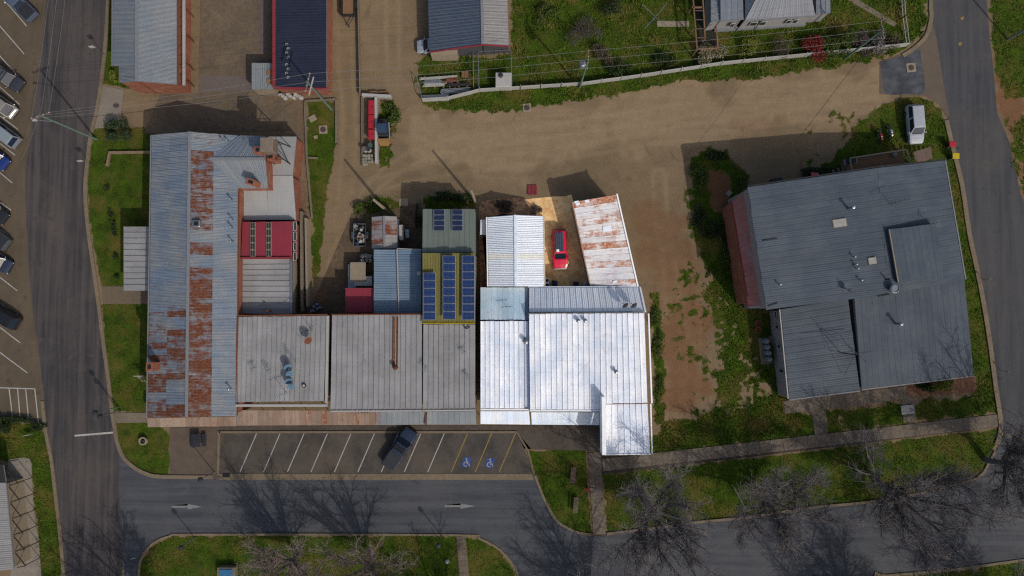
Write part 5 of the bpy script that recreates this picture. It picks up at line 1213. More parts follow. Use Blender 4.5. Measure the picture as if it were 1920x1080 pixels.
for a, b_ in (((1682, -80), (1690, 35)), ((1690, 35), (1697, 87))):
    p, q = W(*a), W(*b_); n = int((q - p).length / 1.5)
    for z in (.35, .95): MB().bar((p.x, p.y, z), (q.x, q.y, z), .07, .1).build('rail', MT['white'], fence)
    for i in range(n + 1): u = p.lerp(q, i / n); MB().bar((u.x, u.y, 0), (u.x, u.y, 1.1), .1).build('fence_post', MT['white'], fence)
yf = thing('yard_fence', 'grey post and rail fence round the storage yard below the slate shed', 'fence', W(900, 140, 0))
for a, b_ in (((898, 104), (958, 101)), ((898, 104), (899, 170)), ((958, 101), (960, 164)), ((784, 150), (793, 188)), ((888, 108), (889, 168))):
    p, q = W(*a), W(*b_); n = max(2, int((q - p).length / 1.6))
    MB().bar((p.x, p.y, 1.3), (q.x, q.y, 1.3), .08).build('rail', MT['steel'], yf)
    for i in range(n + 1): u = p.lerp(q, i / n); MB().tube((u.x, u.y, 0), (u.x, u.y, 1.35), .04).build('fence_post', MT['steel'], yf)
p = W(944, 149, 1.5); t = thing('square_tank', 'square pale water tank with round hatch in the storage yard', 'tank', (p.x, p.y, 0)); MB().box((p.x, p.y, .75), (2.0, 1.8, 1.5), 0, .06).build('tank_body', MT['white'], t); MB().lathe((p.x - .35, p.y + .5, 1.5), [(.3, 0), (.32, .08), (.2, .1)], 14).build('hatch', MT['dark'], t)
G4 = 'pipe and sheet stacks in the storage yard'
for i, (x0, y0, x1, y1, w, m, l) in enumerate(((785, 148, 860, 143, .35, 'white', 'top white pipe bundle in the storage yard'), (792, 153, 830, 152, .5, 'steel', 'short steel pipe bundle in the storage yard'), (832, 151, 862, 148, .6, 'rustpaint', 'rusty mesh stack in the storage yard'), (792, 160, 838, 158, .45, 'white', 'pale pipe bundle left of the ladders in the yard'), (836, 160, 884, 157, .4, 'dark', 'dark ladder stack in the storage yard'), (823, 172, 884, 168, .7, 'steel', 'large steel pipe bundle lowest in the storage yard'))):
    a, b_ = W(x0, y0, .4), W(x1, y1, .4); d = (b_ - a).normalized(); s = Vector((-d.y, d.x, 0)); t = thing('pipe_stack', l, 'pipes', ((a.x + b_.x) / 2, (a.y + b_.y) / 2, 0), G4)
    for k in range(4):
        o_ = s * (k - 1.5) * w / 4; r = w / 9; MB().tube(a + o_ + d * R.uniform(0, .3), b_ + o_ - d * R.uniform(0, .4), r, n=7).build('pipe', MT[m], t)
    for f in (.15, .5, .85): q = a.lerp(b_, f); MB().box((q.x, q.y, .16), (.14, w + .3, .32)).build('bearer', MT['timber'], t)
p = W(872, 139, .3); tag(MB().box((p.x, p.y, .2), (.9, .8, .4), 0, .03).box((p.x, p.y, .42), (.08, .8, .05)).build('timber_crate', MT['timber']), 'small timber crate between pipe stacks and yard fence', 'crate')
tag(ribbon('sheet_panel', [(793, 186), (842, 184)], .7, .0, .5, MT['white'], 0, None), 'white sheet panel lying at the storage yard corner', 'panel')
# courtyard of the lane garden: borders
for a, b_, l in (((572, 190), (630, 187), 'stone edging along the top of the lane garden'), ((572, 190), (576, 300), 'stone edging on the left of the lane garden'), ((631, 188), (631, 268), 'stone edging on the right of the lane garden'), ((577, 296), (596, 297), 'short stone edging halfway down the lane garden'), ((576, 300), (586, 410), 'low wall down the left of the lane garden')):
    wall_thing('garden_edging', l, [a, b_], .22, .25, MT['concrete'], 'edging')
wall_thing('courtyard_wall', 'narrow wall with pale coping behind the white annex', [(572, 400), (574, 584)], .3, 1.7, MT['concrete']); wall_thing('courtyard_wall', 'second parallel wall with pale coping behind the white annex', [(580, 412), (583, 575)], .25, 1.6, MT['cream'])
wall_thing('brick_edging', 'brick edging round the lawn beside the old hall', [(284, 286), (207, 287), (203, 312)], .3, .35, mt('pale_brick', C(116, 98, 78), .9, rnd=.1), 'edging')
for px_, py_, l, s in ((606, 243, 'round manhole cover on a concrete square in the lane garden', .45), (988, 202, 'round manhole cover on a concrete square beside the dirt lane', .45), (218, 198, 'round manhole cover set in the concrete driveway', 0), (1708, 127, 'pit lid set in the dark asphalt patch', .5)):
    p = W(px_, py_, 0); t = thing('manhole', l, 'manhole', (p.x, p.y, 0))
    if s: MB().box((p.x, p.y, .02), (s * 2.3, s * 2.3, .09), .08).build('surround', MT['cream'], t)
    MB().lathe((p.x, p.y, .02 if not s else .06), [(.36, 0), (.36, .03), (.33, .035)], 18).build('cover', mt('iron_cover', C(66, 54, 52), .8), t)
for px_, py_, a_, l, s in ((586, 222, .5, 'loose square paver near the top of the lane garden', .75), (592, 257, .2, 'small pale paver in the lane garden', .4), (757, 379, .05, 'concrete pit cover behind the green roofed store', .95)):
    p = W(px_, py_, 0); tag(MB().box((p.x, p.y, .04), (s * 1.2, s, .1), a_, .02).build('paver', MT['cream']), l, 'paver')
p = W(1702, 768, .1); t = thing('service_lid', 'pale service pit lid on the hall path', 'pit lid', (p.x, p.y, 0)); MB().box((p.x, p.y, .06), (1.6, 1.1, .12), .1, .02).build('lid', MT['white'], t); MB().box((p.x + .5, p.y, .125), (.5, .45, .02), .1).build('hatch', MT['grey'], t)
# drain grate
p = W(424, 891, .05); t = thing('drain_grate', 'black drain grate at the car park corner', 'drain', (p.x, p.y, 0)); MB().box((p.x, p.y, .055), (.9, .5, .04)).build('grate_frame', MT['dark'], t)
for k in range(6): MB().box((p.x - .36 + k * .145, p.y, .085), (.05, .44, .03)).build('grate_bar', MT['black'], t)
# pallets
def pallet(label, px, py, rz, m='timber', L=1.2):
    p = W(px, py, .15); t = thing('pallet', label, 'pallet', (p.x, p.y, 0), None, rz, local=True)
    for k in range(7): MB().box((0, -.52 + k * .173, .14), (L, .12, .025)).build('slat', MT[m], t)
    for x in (-.5, 0, .5): MB().box((x * L * .9, 0, .065), (.1, 1.1, .12)).build('bearer', MT[m], t)
pallet('timber pallet leaning in the rear courtyard near the gas bottles', 601, 557, .15, 'timber', 1.1)
pallet('reddish timber pallet in the lane above the white shed', 998, 356, 1.57, 'redroofpaint')
for i, (x, y) in enumerate(((588, 575), (593, 571), (587, 583), (594, 579), (583, 584), (598, 577))):
    p = W(x, y, 1.1); o = MB().lathe((p.x, p.y, 0), [(.2, 0), (.2, 1.0), (.12, 1.15), (.05, 1.2)], 12).build('gas_bottle', mt('gas_grey', C(112, 114, 132))); tag(o, 'pale gas bottle clustered in the rear courtyard behind the white annex', 'gas bottle', 'gas bottles in the rear courtyard')
for k, (x, y, l) in enumerate(((1439, 640, 'topmost of the four silver gas cylinders along the hall wall'), (1441, 651, 'second from top of the four gas cylinders along the hall wall'), (1443, 662, 'third from top of the four gas cylinders along the hall wall'), (1445, 674, 'lowest of the four silver gas cylinders along the hall wall'))):
    p = W(x, y, 1.3); t = thing('gas_cylinder', l, 'gas cylinder', (p.x, p.y, 0), 'gas cylinders on the hall slab'); MB().lathe((p.x, p.y, .06), [(.3, 0), (.33, .1), (.33, 1.05), (.22, 1.25)], 14).build('cylinder_body', mt('cyl', C(104, 116, 128), .4), t); MB().lathe((p.x, p.y, 1.3), [(.12, 0), (.18, .1), (.18, .16)], 10).build('collar', MT['grey'], t)
p = W(1434, 658, 0); tag(MB().box((p.x, p.y, .03), (1.3, 3.3, .1), .09).build('cylinder_slab', MT['concrete']), 'concrete slab under the four gas cylinders', 'slab')
for y, l in ((606, 'upper of two round brick rings on the grass by the hall'), (619, 'lower of two round brick rings on the grass by the hall')):
    p = W(1421, y, .1); tag(MB().lathe((p.x, p.y, 0), [(.45, 0), (.45, .25), (.33, .25), (.33, .05)], 16).build('brick_ring', MT['rustpaint']), l, 'ring')
# air conditioners and clutter
def aircon(label, px, py, z, rz, zb=0):
    p = W(px, py, z); t = thing('air_conditioner', label, 'air conditioner', (p.x, p.y, zb), None, rz, local=True)
    MB().box((0, 0, (z - zb) / 2), (.45, 1.1, z - zb), 0, .03).build('casing', MT['bright_white'], t)
    for y in (-.28, .28): MB().lathe((0, y, z - zb), [(.2, -.02), (.2, .02), (.15, .025)], 14).build('fan_grille', MT['black'], t)
aircon('white twin fan air conditioner by the white shed corner', 1026, 530, 1.4, 0)
p = W(757, 436, 1.2); t = thing('white_cabinet', 'white metal cabinet beside the small rust shed', 'cabinet', (p.x, p.y, 0)); MB().box((p.x - .3, p.y, .7), (.5, 1.9, 1.4), .05, .04).build('cabinet_body', MT['white'], t); MB().box((p.x + .4, p.y - .1, .5), (.5, 1.1, 1.0), .05, .04).build('motor_box', MT['steel'], t)
for i, (x, y, w, l_, h, m, lab) in enumerate(((671, 510, 1.9, 2.4, 1.6, 'cream', 'pale work bench top cluttered with parts behind the red lean-to'), (660, 520, 1.0, 3.2, 1.2, 'steel', 'steel work table beside the cluttered bench'), (681, 527, 2.2, 1.2, 1.5, 'white', 'white table top just above the red lean-to'))):
    p = W(x, y, h); t = thing('work_bench', lab, 'bench', (p.x, p.y, 0)); MB().box((p.x, p.y, h), (w, l_, .08), 0, .02).build('bench_top', MT[m], t)
    for sx in (-1, 1):
        for sy in (-1, 1): MB().bar((p.x + sx * (w / 2 - .08), p.y + sy * (l_ / 2 - .08), 0), (p.x + sx * (w / 2 - .08), p.y + sy * (l_ / 2 - .08), h), .07).build('leg', MT['dark'], t)
G5 = 'white plastic chairs heaped behind the shops'
for i in range(7):
    p = W(679 + (i % 3) * 7 + R.uniform(-1, 1), 480 + (i // 3) * 8, .8); t = thing('plastic_chair', 'white plastic chair in the heap below the box trailer', 'chair', (p.x, p.y, 0), G5, R.uniform(0, 6.28), local=True)
    MB().box((0, 0, .42), (.45, .45, .04)).build('seat', MT['white'], t); MB().box((-.22, 0, .68), (.04, .42, .5)).build('backrest', MT['white'], t)
    for sx in (-.2, .2):
        for sy in (-.2, .2): MB().bar((sx, sy, 0), (sx, sy, .42), .04).build('leg', MT['white'], t)
for x, y, l in ((1080, 533, 'dark blue bin beside the silver drum in the yard corner'), (1040, 531, 'dark green bin beside the white air conditioner')):
    p = W(x, y, 1.0); t = thing('wheelie_bin', l, 'bin', (p.x, p.y, 0)); MB().hexa([(p.x - .25, p.y - .25, 0), (p.x + .25, p.y - .25, 0), (p.x + .25, p.y + .25, 0), (p.x - .25, p.y + .25, 0)], [(p.x - .32, p.y - .32, 1), (p.x + .32, p.y - .32, 1), (p.x + .32, p.y + .32, 1), (p.x - .32, p.y + .32, 1)]).build('bin_body', mt('bin_blue', C(24, 34, 84)), t); MB().box((p.x, p.y, 1.03), (.68, .68, .07), 0, .03).build('lid', mt('bin_lid', C(30, 34, 60)), t)
p = W(1099, 532, 1.4); tag(MB().lathe((p.x, p.y, 0), [(.35, 0), (.38, .4), (.36, 1.2), (.2, 1.4), (.05, 1.45)], 14).build('steel_drum', MT['white']), 'silver hot water drum in the yard corner', 'drum')
def wheelie(label, px, py, m):
    p = W(px, py, 1.0); t = thing('wheelie_bin', label, 'bin', (p.x, p.y, 0), 'kerbside wheelie bins'); bm = mt('bin_green', C(34, 44, 36))
    MB().hexa([(p.x - .27, p.y - .25, .05), (p.x + .2, p.y - .25, .05), (p.x + .2, p.y + .25, .05), (p.x - .27, p.y + .25, .05)], [(p.x - .34, p.y - .3, 1), (p.x + .34, p.y - .3, 1), (p.x + .34, p.y + .3, 1), (p.x - .34, p.y + .3, 1)]).build('bin_body', bm, t)
    MB().hexa([(p.x - .46, p.y - .36, 1.0), (p.x + .46, p.y - .36, 1.0), (p.x + .46, p.y + .36, 1.0), (p.x - .46, p.y + .36, 1.0)], [(p.x - .4, p.y - .3, 1.1), (p.x + .4, p.y - .3, 1.1), (p.x + .4, p.y + .3, 1.1), (p.x - .4, p.y + .3, 1.1)]).build('lid', MT[m], t)
    for s in (-1, 1): MB().tube((p.x - .3, p.y + s * .2, .12), (p.x - .3, p.y + s * .3, .12), .12, n=10).build('wheel', MT['black'], t)
wheelie('red lidded wheelie bin on the side road kerb', 1786, 270, 'red'); wheelie('yellow lidded wheelie bin on the side road kerb', 1792, 292, 'yellow')
# barbecue, chair on deck, red mower
p = W(1598, 301, 2.4); t = thing('barbecue', 'black hooded barbecue on the timber deck', 'barbecue', (p.x, p.y, 1.5)); MB().box((p.x, p.y, 2.1), (1.2, .55, .3), .15, .05).build('hood', MT['dark'], t); MB().box((p.x, p.y, 1.95), (1.6, .6, .06), .15).build('shelf', MT['steel'], t)
for sx in (-.5, .5): MB().bar((p.x + sx, p.y, 1.5), (p.x + sx, p.y, 1.95), .06).build('leg', MT['dark'], t)
p = W(1679, 289, 2.0); tag(MB().lathe((p.x, p.y, 1.5), [(.25, 0), (.28, .4), (.2, .45)], 10).build('deck_stool', MT['grey']), 'grey stool at the right corner of the timber deck', 'stool')
p = W(1655, 313, 2.3); t = thing('deck_chair', 'folding chair at the hall edge of the timber deck', 'chair', (p.x, p.y, 1.5)); MB().box((p.x, p.y, 1.95), (.5, .5, .05), .3).build('seat', MT['steel'], t); MB().box((p.x - .2, p.y + .1, 2.2), (.06, .5, .5), .3).build('backrest', MT['steel'], t)
for sx in (-.2, .2): MB().bar((p.x + sx, p.y - .2, 1.5), (p.x + sx, p.y + .2, 1.95), .04).build('leg', MT['steel'], t)
p = W(1524, 327, .8); t = thing('ride_on_mower', 'red ride-on mower tucked beside the hall roof edge', 'mower', (p.x, p.y, 0)); MB().loft([[(p.x - .2, p.y - .3, .3), (p.x - .2, p.y + .3, .3), (p.x - .2, p.y + .25, .85), (p.x - .2, p.y - .25, .85)], [(p.x + .8, p.y - .28, .3), (p.x + .8, p.y + .28, .3), (p.x + .75, p.y + .2, .75), (p.x + .75, p.y - .2, .75)]]).build('bonnet', paint('mower_red', C(150, 24, 14)), t); MB().box((p.x - .7, p.y, .6), (.5, .5, .1), 0, .03).box((p.x - .95, p.y, .85), (.08, .5, .4)).build('seat', MT['black'], t); MB().box((p.x - .2, p.y, .25), (1.5, 1.0, .14), 0, .05).build('cutting_deck', MT['dark'], t)
for sx in (-.75, .55):
    for sy in (-.42, .42): MB().tube((p.x + sx, p.y + sy - .08, .25), (p.x + sx, p.y + sy + .08, .25), .25, n=10).build('wheel', MT['black'], t)
p = W(1457, 338, .7); tag(MB().box((p.x, p.y, .35), (1.3, .45, .7), .15, .03).box((p.x, p.y, .73), (1.4, .55, .06), .15).build('storage_trunk', MT['dark']), 'dark storage trunk against the hall rear wall', 'trunk')
p = W(1367, 362, .1); tag(MB().box((p.x, p.y, .05), (.7, .6, .12), .8, .02).build('paver', MT['cream']), 'loose pale paver in the weeds left of the hall', 'paver')
# benches, planter, picnic table, posts
for x, y, l in ((1075, 891, 'upper timber bench on the small park lawn'), (1080, 947, 'lower timber bench on the small park lawn')):
    p = W(x, y, .45); t = thing('park_bench', l, 'bench', (p.x, p.y, 0), 'benches on the small park lawn', -.06, local=True)
    for k in range(4): MB().box((-.2 + k * .135, 0, .45), (.12, 1.9, .05)).build('slat', MT['timber_grey'], t)
    for s in (-.7, .7): MB().box((0, s, .22), (.4, .1, .42)).build('leg', MT['concrete'], t)
    for k in range(2): MB().box((-.32, 0, .62 + k * .16), (.04, 1.9, .12)).build('backrest_slat', MT['timber_grey'], t)
p = W(1102, 918, .9); t = thing('red_post', 'short red post beside the small park path', 'post', (p.x, p.y, 0)); MB().tube((p.x, p.y, 0), (p.x, p.y, .8), .09, n=8).build('post', MT['red'], t); MB().box((p.x, p.y, .88), (.45, .35, .22), .2, .04).build('box', mt('post_red', C(150, 50, 40)), t)
p = W(268, 827, .4); t = thing('tyre_planter', 'pale ringed planter standing on the corner lawn', 'planter', (p.x, p.y, 0)); MB().lathe((p.x, p.y, 0), [(.42, 0), (.5, .2), (.5, .5), (.34, .5), (.34, .3), (.33, .25)], 18).build('pot', MT['cream'], t); MB().lathe((p.x, p.y, .3), [(.32, 0), (.2, .1), (.12, .2)], 12).build('soil', MT['dark'], t)
p = W(370, 826, .7); t = thing('picnic_table', 'dark picnic table on the brown pavers at the corner', 'table', (p.x, p.y, 0)); dk = mt('dark_table', C(36, 38, 46), .6)
for k in range(5): MB().box((p.x - .2, p.y - .62 + k * .31, .74), (1.15, .28, .05)).build('slat', dk, t)
for s in (-1, 1): MB().box((p.x + .55 + (.0 if s < 0 else .3), p.y, .45), (.24, 1.5, .06)).build('bench_slat', dk, t); MB().bar((p.x - .3 * s, p.y - .5 * s, 0), (p.x - .2 * s, p.y - .4 * s, .72), .08).build('leg', dk, t)
MB().box((p.x - .85, p.y, .45), (.26, 1.5, .06)).build('bench_slat', dk, t)
# pergola of the weatherboard house
t = thing('pergola', 'open timber pergola frame left of the weatherboard house', 'pergola', W(1320, 60, 0))
for a, b_ in (((1297, -30), (1307, 94)), ((1316, -30), (1322, 73)), ((1343, 50), (1346, 92)), ((1307, 92), (1346, 91)), ((1298, 14), (1316, 14))): MB().bar(W(*a, 2.4), W(*b_, 2.4), .16, .2).build('beam', MT['timber'], t)
for x, y in ((1297, 14), (1307, 92), (1346, 90), (1322, 72), (1302, 50)): p = W(x, y, 2.3); MB().bar((p.x, p.y, 0), (p.x, p.y, 2.35), .12).build('post', MT['timber'], t)
for k in range(5): MB().bar(W(1299 + k * 2, 20 + k * 17, 2.45), W(1318 + k * 2, 20 + k * 17, 2.45), .06, .1).build('rafter', MT['timber_grey'], t)
sheet('pergola_floor', [(1303, 5), (1345, 5), (1347, 100), (1310, 100)], .010, mt('dark_floor', C(34, 30, 30)))
# clothes line
p = W(1229, 31, 2.0); t = thing('clothes_hoist', 'rotary clothes hoist with crossed arms in the long grass yard', 'clothes hoist', (p.x, p.y, 0)); MB().tube((p.x, p.y, 0), (p.x, p.y, 2.1), .05).build('post', MT['steel'], t)
for k in range(4): a = .85 + k * math.pi / 2; MB().tube((p.x, p.y, 1.9), (p.x + 2.2 * math.cos(a), p.y + 2.2 * math.sin(a), 2.15), .035, n=5).build('arm', MT['steel'], t)
# water tank on a trestle
p = W(500, 271, 8.6); t = thing('tank_stand', 'brown water tank on a steel trestle over the white flat roof', 'water tank', (p.x, p.y, 3.25)); MB().box((p.x, p.y, 8.0), (1.35, 1.5, 1.2), 0, .05).build('tank', mt('tank_brown', C(104, 92, 78), .8), t); MB().box((p.x, p.y, 8.63), (1.45, 1.6, .06), 0, .02).build('tank_lid', mt('tank_lid', C(110, 98, 86), .8), t); MB().box((p.x, p.y, 7.33), (1.6, 1.75, .12)).build('platform', MT['timber_grey'], t)
for sx in (-1, 1):
    for sy in (-1, 1): MB().bar((p.x + sx * .95, p.y + sy * 1.05, 3.2), (p.x + sx * .65, p.y + sy * .75, 7.3), .1).build('leg', MT['dark'], t)
    MB().bar((p.x + sx * .9, p.y - 1.0, 3.7), (p.x + sx * .7, p.y + .8, 6.6), .06).build('brace', MT['dark'], t); MB().bar((p.x - .85, p.y + sx * .95, 4.6), (p.x + .75, p.y + sx * .8, 6.4), .06).build('brace', MT['dark'], t); MB().bar((p.x - .82, p.y + sx * .9, 5.2), (p.x + .82, p.y + sx * .9, 5.2), .06).build('brace', MT['dark'], t)
# ------------------------------------------------------------------ poles, lamps and wires
def pole(label, bx, by, h, mat, arm=None, name='power_pole', r=.15):
    p = W(bx, by, 0); t = thing(name, label, 'pole', (p.x, p.y, 0)); MB().tube((p.x, p.y, -.2), (p.x, p.y, h), r, r * .7, 10).build('shaft', mat, t)
    if arm:
        d = Vector((math.cos(arm), math.sin(arm), 0)); c = Vector((p.x, p.y, h - .3)); MB().bar(c - d * 1.1, c + d * 1.1, .12, .12).build('crossarm', MT['timber_grey'], t)
        for k in (-1, -.35, .35, 1): q = c + d * k; MB().lathe((q.x, q.y, q.z + .06), [(.05, 0), (.07, .08), (.04, .18)], 8).build('insulator', MT['white'], t)
    return t, Vector((p.x, p.y, h))
t, A = pole('green power pole leaning over the left road, with a street lamp arm', 181, 261, 10.4, MT['pole'], .35)
q = A + Vector((0, 0, -2.6)); MB().tube(q, q + Vector((-1.9, .1, .35)), .045).build('lamp_arm', MT['steel'], t); e = q + Vector((-2.1, .1, .3)); MB().box(e, (.55, .26, .14), 0, .03).build('lamp_head', MT['white'], t)
t, B_ = pole('green power pole with double crossarms in front of the navy roof', 622, 206, 10.4, MT['pole'], 1.35)
MB().bar(B_ + Vector((-.15, -1.1, -1.3)), B_ + Vector((.35, 1.0, -1.3)), .12).build('crossarm', MT['white'], t)
t, Cc_ = pole('power pole carrying a transformer above the boundary fence', 1087, 164, 9.6, MT['pole'], 1.5)
q = Cc_ + Vector((-.5, 0, -2.2)); MB().lathe((q.x, q.y, q.z), [(.38, 0), (.42, .1), (.42, .95), (.3, 1.05)], 12).build('transformer', MT['steel'], t)
for k in range(3): MB().tube((q.x - .2 + k * .2, q.y, q.z + 1), (q.x - .2 + k * .2, q.y, q.z + 1.3), .05).build('bushing', MT['white'], t)
t, D_ = pole('green power pole at the garden corner by the lane mouth', 1584, 110, 9.0, MT['pole'], 1.7)
t, E_ = pole('grey power pole on the verge at the top right edge', 1889, 74, 9.5, MT['steel'], 1.3)
t, F_ = pole('short pale power pole at the rear corner of the bright property', 891, 379, 7.4, MT['cream'], None, r=.2); 
t, G_ = pole('pale power pole over the weeds behind the small rust shed', 723, 393, 7.2, MT['cream'], None, r=.22)
wn_ = 0
def wire(label, a, b_, sag, mat, r=.016):
    n = 12; mb = MB(); pts = [a.lerp(b_, i / n) - Vector((0, 0, sag * 4 * (i / n) * (1 - i / n))) for i in range(n + 1)]
    for u, v in zip(pts, pts[1:]): mb.tube(u, v, r, n=4)
    o = mb.build('overhead_wire', mat); tag(o, label, 'wire', 'overhead power wires'); return o
def off(v, ang, k, dz=-.15): return v + Vector((math.cos(ang) * k, math.sin(ang) * k, dz))
for k in (-1, 0, 1): wire(('left', 'middle', 'right')[int(k) + 1] + ' pale wire running up the left road from the green lamp pole', off(A, .35, k), off(W(128, -260, 10), .15, k), .5, MT['wire'])
for k in (-1, 0, 1): wire(('lower', 'middle', 'upper')[int(k) + 1] + ' pale wire from the lamp pole to the navy roof pole', off(A, .35, k), off(B_, 1.35, k), .5, MT['wire'])
for k in (-1, 0, 1): wire(('lower', 'middle', 'upper')[int(k) + 1] + ' pale wire from the navy roof pole to the transformer pole', off(B_, 1.35, k), off(Cc_, 1.5, k), .5, MT['wire'])
for k in (-1, 0, 1): wire(('lower', 'middle', 'upper')[int(k) + 1] + ' pale wire from the transformer pole to the garden corner pole', off(Cc_, 1.5, k), off(D_, 1.7, k), .5, MT['wire'], .014)
wire('dark service wire from lamp pole to the lane pole', A - Vector((0, 0, 2.2)), B_ - Vector((0, 0, 2.2)), .6, MT['darkwire'], .022)
wire('dark wire running up beside the left road', A - Vector((0, 0, 2.2)), W(160, -260, 8), .5, MT['darkwire'], .022)
wire('dark service wire from garden pole down to the hall roof', D_ - Vector((0, 0, .5)), W(1434, 345, 7.6), .3, MT['darkwire'], .022)
wire('pale stay wire from the lamp pole toward the left parking', A, W(40, 300, 3), .1, MT['wire'], .014)
wire('dark service wire from the navy roof pole to the old hall wing', B_ - Vector((0, 0, 1.3)), W(455, 262, 5.6), .3, MT['darkwire'], .022)
def lamp(label, bx, by, h, d, name='street_lamp'):
    p = W(bx, by, 0); t = thing(name, label, 'street lamp', (p.x, p.y, 0)); MB().tube((p.x, p.y, 0), (p.x, p.y, h), .07, .05, 8).build('shaft', MT['steel'], t); MB().lathe((p.x, p.y, h), [(.06, 0), (.26, .08), (.3, .3), (.22, .45), (.03, .5)], 12).build('lantern', MT['dark'], t)
lamp('upper black lantern lamp post at the hall corner kerb', 223, 763, 4.6, 0); lamp('lower black lantern lamp post at the hall corner kerb', 226, 771, 4.0, 0)
lamp('lantern lamp post at the brown paver corner', 402, 885, 3.6, 0); lamp('lantern lamp post on the lower left island kerb', 366, 1008, 3.4, 0); lamp('lantern lamp post on the lower island near the path', 828, 1004, 3.4, 0)
def sign(label, bx, by, h, w=.6):
    p = W(bx, by, 0); t = thing('road_sign', label, 'sign', (p.x, p.y, 0)); MB().tube((p.x, p.y, 0), (p.x, p.y, h), .035, n=6).build('post', MT['steel'], t); MB().box((p.x, p.y - .04, h - .3), (w, .03, w), .2).build('plate', MT['white'], t)
sign('small sign on the kerb above the lawn at left', 197, 103, 3.0); sign('small sign on the kerb beside the brick edged lawn', 172, 309, 2.6); sign('square sign at the curved corner of the lower island', 272, 1032, 2.8)
sign('slim sign on the verge beside the hall', 1842, 524, 1.6, .3); sign('slim marker sign on the verge nearest the lower right kerb', 1876, 695, 1.6, .3)
p = W(55, 815, .3); tag(MB().box((p.x, p.y, .6), (.9, .06, .5), .2).tube((p.x, p.y, 0), (p.x, p.y, .6), .04).build('pale_board', MT['white']), 'small pale board on the grass left of the road', 'sign')
p = W(259, 707, 1.6); t = thing('garden_cross', 'white cross shaped frame on the lawn beside the rusted roof', 'frame', (p.x, p.y, 0)); MB().bar((p.x, p.y, 0), (p.x, p.y, 1.6), .08).build('post', MT['white'], t); MB().bar((p.x - .6, p.y + .1, 1.5), (p.x + .6, p.y + .1, 1.5), .1).build('arm', MT['white'], t)
for s in (-.18, .18): MB().bar((p.x + s, p.y - .7, .1), (p.x + s, p.y, 1.4), .05).build('stay', MT['white'], t)

# ------------------------------------------------------------------ shrubs
def leafm(name, c, c2):
    m, nt, b = new_mat(name)
    tc = nd(nt, 'ShaderNodeTexCoord').outputs['Object']; a = noise(nt, tc, 2.2, 4, .7); f = noise(nt, tc, 14, 2, .6)
    nt.links.new(scalec(nt, mix(nt, mrange(nt, a, .38, .62), c, c2), mrange(nt, f, .3, .7, .6, 1.4)), b.inputs['Base Color']); b.inputs['Roughness'].default_value = .7; b.inputs['Specular IOR Level'].default_value = .2
    return m
LM = dict(dark=leafm('leaf_dark', C(34, 46, 22), C(50, 62, 30)), mid=leafm('leaf_mid', C(50, 66, 24), C(76, 88, 34)), lime=leafm('leaf_lime', C(84, 98, 30), C(104, 108, 40)), red=leafm('leaf_red', C(130, 34, 38), C(96, 50, 40)), brown=leafm('leaf_brown', C(92, 80, 66), C(70, 64, 52)), blossom=leafm('blossom_white', C(118, 112, 112), C(86, 84, 76)), pink=leafm('blossom_pink', C(104, 74, 92), C(66, 64, 54)), pale=leafm('leaf_pale', C(104, 104, 70), C(130, 122, 100)), grey=leafm('leaf_grey', C(66, 64, 60), C(84, 76, 72)), green2=leafm('leaf_blue_green', C(40, 56, 34), C(58, 72, 44)))
def foliage(n, rx, ry, h, ls, seed, lobes=6):
    g = np.random.default_rng(seed); cen = g.normal(0, .42, (lobes, 3)) * [rx, ry, 0]; cen[:, 2] = g.uniform(.35, .75, lobes) * h; sc = g.uniform(.35, .6, lobes)
    k = g.integers(0, lobes, n); d = g.normal(0, 1, (n, 3)); d /= np.linalg.norm(d, axis=1)[:, None]; rad = g.uniform(.55, 1.05, n)[:, None] * sc[k][:, None]
    P = cen[k] + d * rad * [rx, ry, h * .6]; P[:, 2] = np.clip(P[:, 2], .03, None)
    u = g.normal(0, 1, (n, 3)); u /= np.linalg.norm(u, axis=1)[:, None]; v = np.cross(u, g.normal(0, 1, (n, 3))); v /= np.linalg.norm(v, axis=1)[:, None]
    s = (g.uniform(.5, 1.2, n) * ls)[:, None]
    V = np.stack([P - u * s, P - v * s * .6, P + u * s, P + v * s * .6], 1).reshape(-1, 3); F = np.arange(n * 4).reshape(-1, 4)
    return V, F
_sd = [50]
def shrub(label, px, py, rx, ry, h, lm, n=None, ls=.1, group=None, cat='shrub', twiggy=False, name='shrub'):
    p = W(px, py, h * .5); t = thing(name, label, cat, (p.x, p.y, 0), group, local=True); _sd[0] += 1
    n = n or int(700 * rx * ry + 250); V, F = foliage(n, rx, ry, h, ls, _sd[0]); mesh('foliage', V, F.tolist(), LM[lm], t)
    mb = MB(); rr_ = random.Random(_sd[0])
    for k in range(30 if twiggy else 7):
        a = rr_.uniform(0, 6.28); e = Vector((math.cos(a) * rx * rr_.uniform(.3, .95), math.sin(a) * ry * rr_.uniform(.3, .95), h * rr_.uniform(.5, .95))); m_ = Vector((e.x * .35, e.y * .35, h * .4)); mb.tube((0, 0, 0), m_, .035, .025, 5).tube(m_, e, .025, .01, 4)
    mb.build('stems', MT['timber_grey'], t)
    return t
shrub('clipped dark green shrub by the lamp pole on the corner lawn', 223, 252, 1.9, 1.6, 2.0, 'green2', 4200, .09)
shrub('yellow green shrub at the foot of the brick cottage', 213, 140, .6, 1.0, 1.0, 'lime', 700, .09)
for i, (x, y, l) in enumerate(((200, 352, 'round small bush highest on the lawn beside the old hall'), (207, 402, 'second small bush from top on the old hall lawn'), (210, 418, 'third small bush from top on the old hall lawn'), (213, 435, 'widest small bush on the old hall lawn'), (216, 482, 'small bush beside the porch on the old hall lawn'), (220, 518, 'lowest small bush by the porch on the old hall lawn'))):
    shrub(l, x, y, .42, .42, .55, 'dark', 350, .07, 'small bushes on the hall lawn')
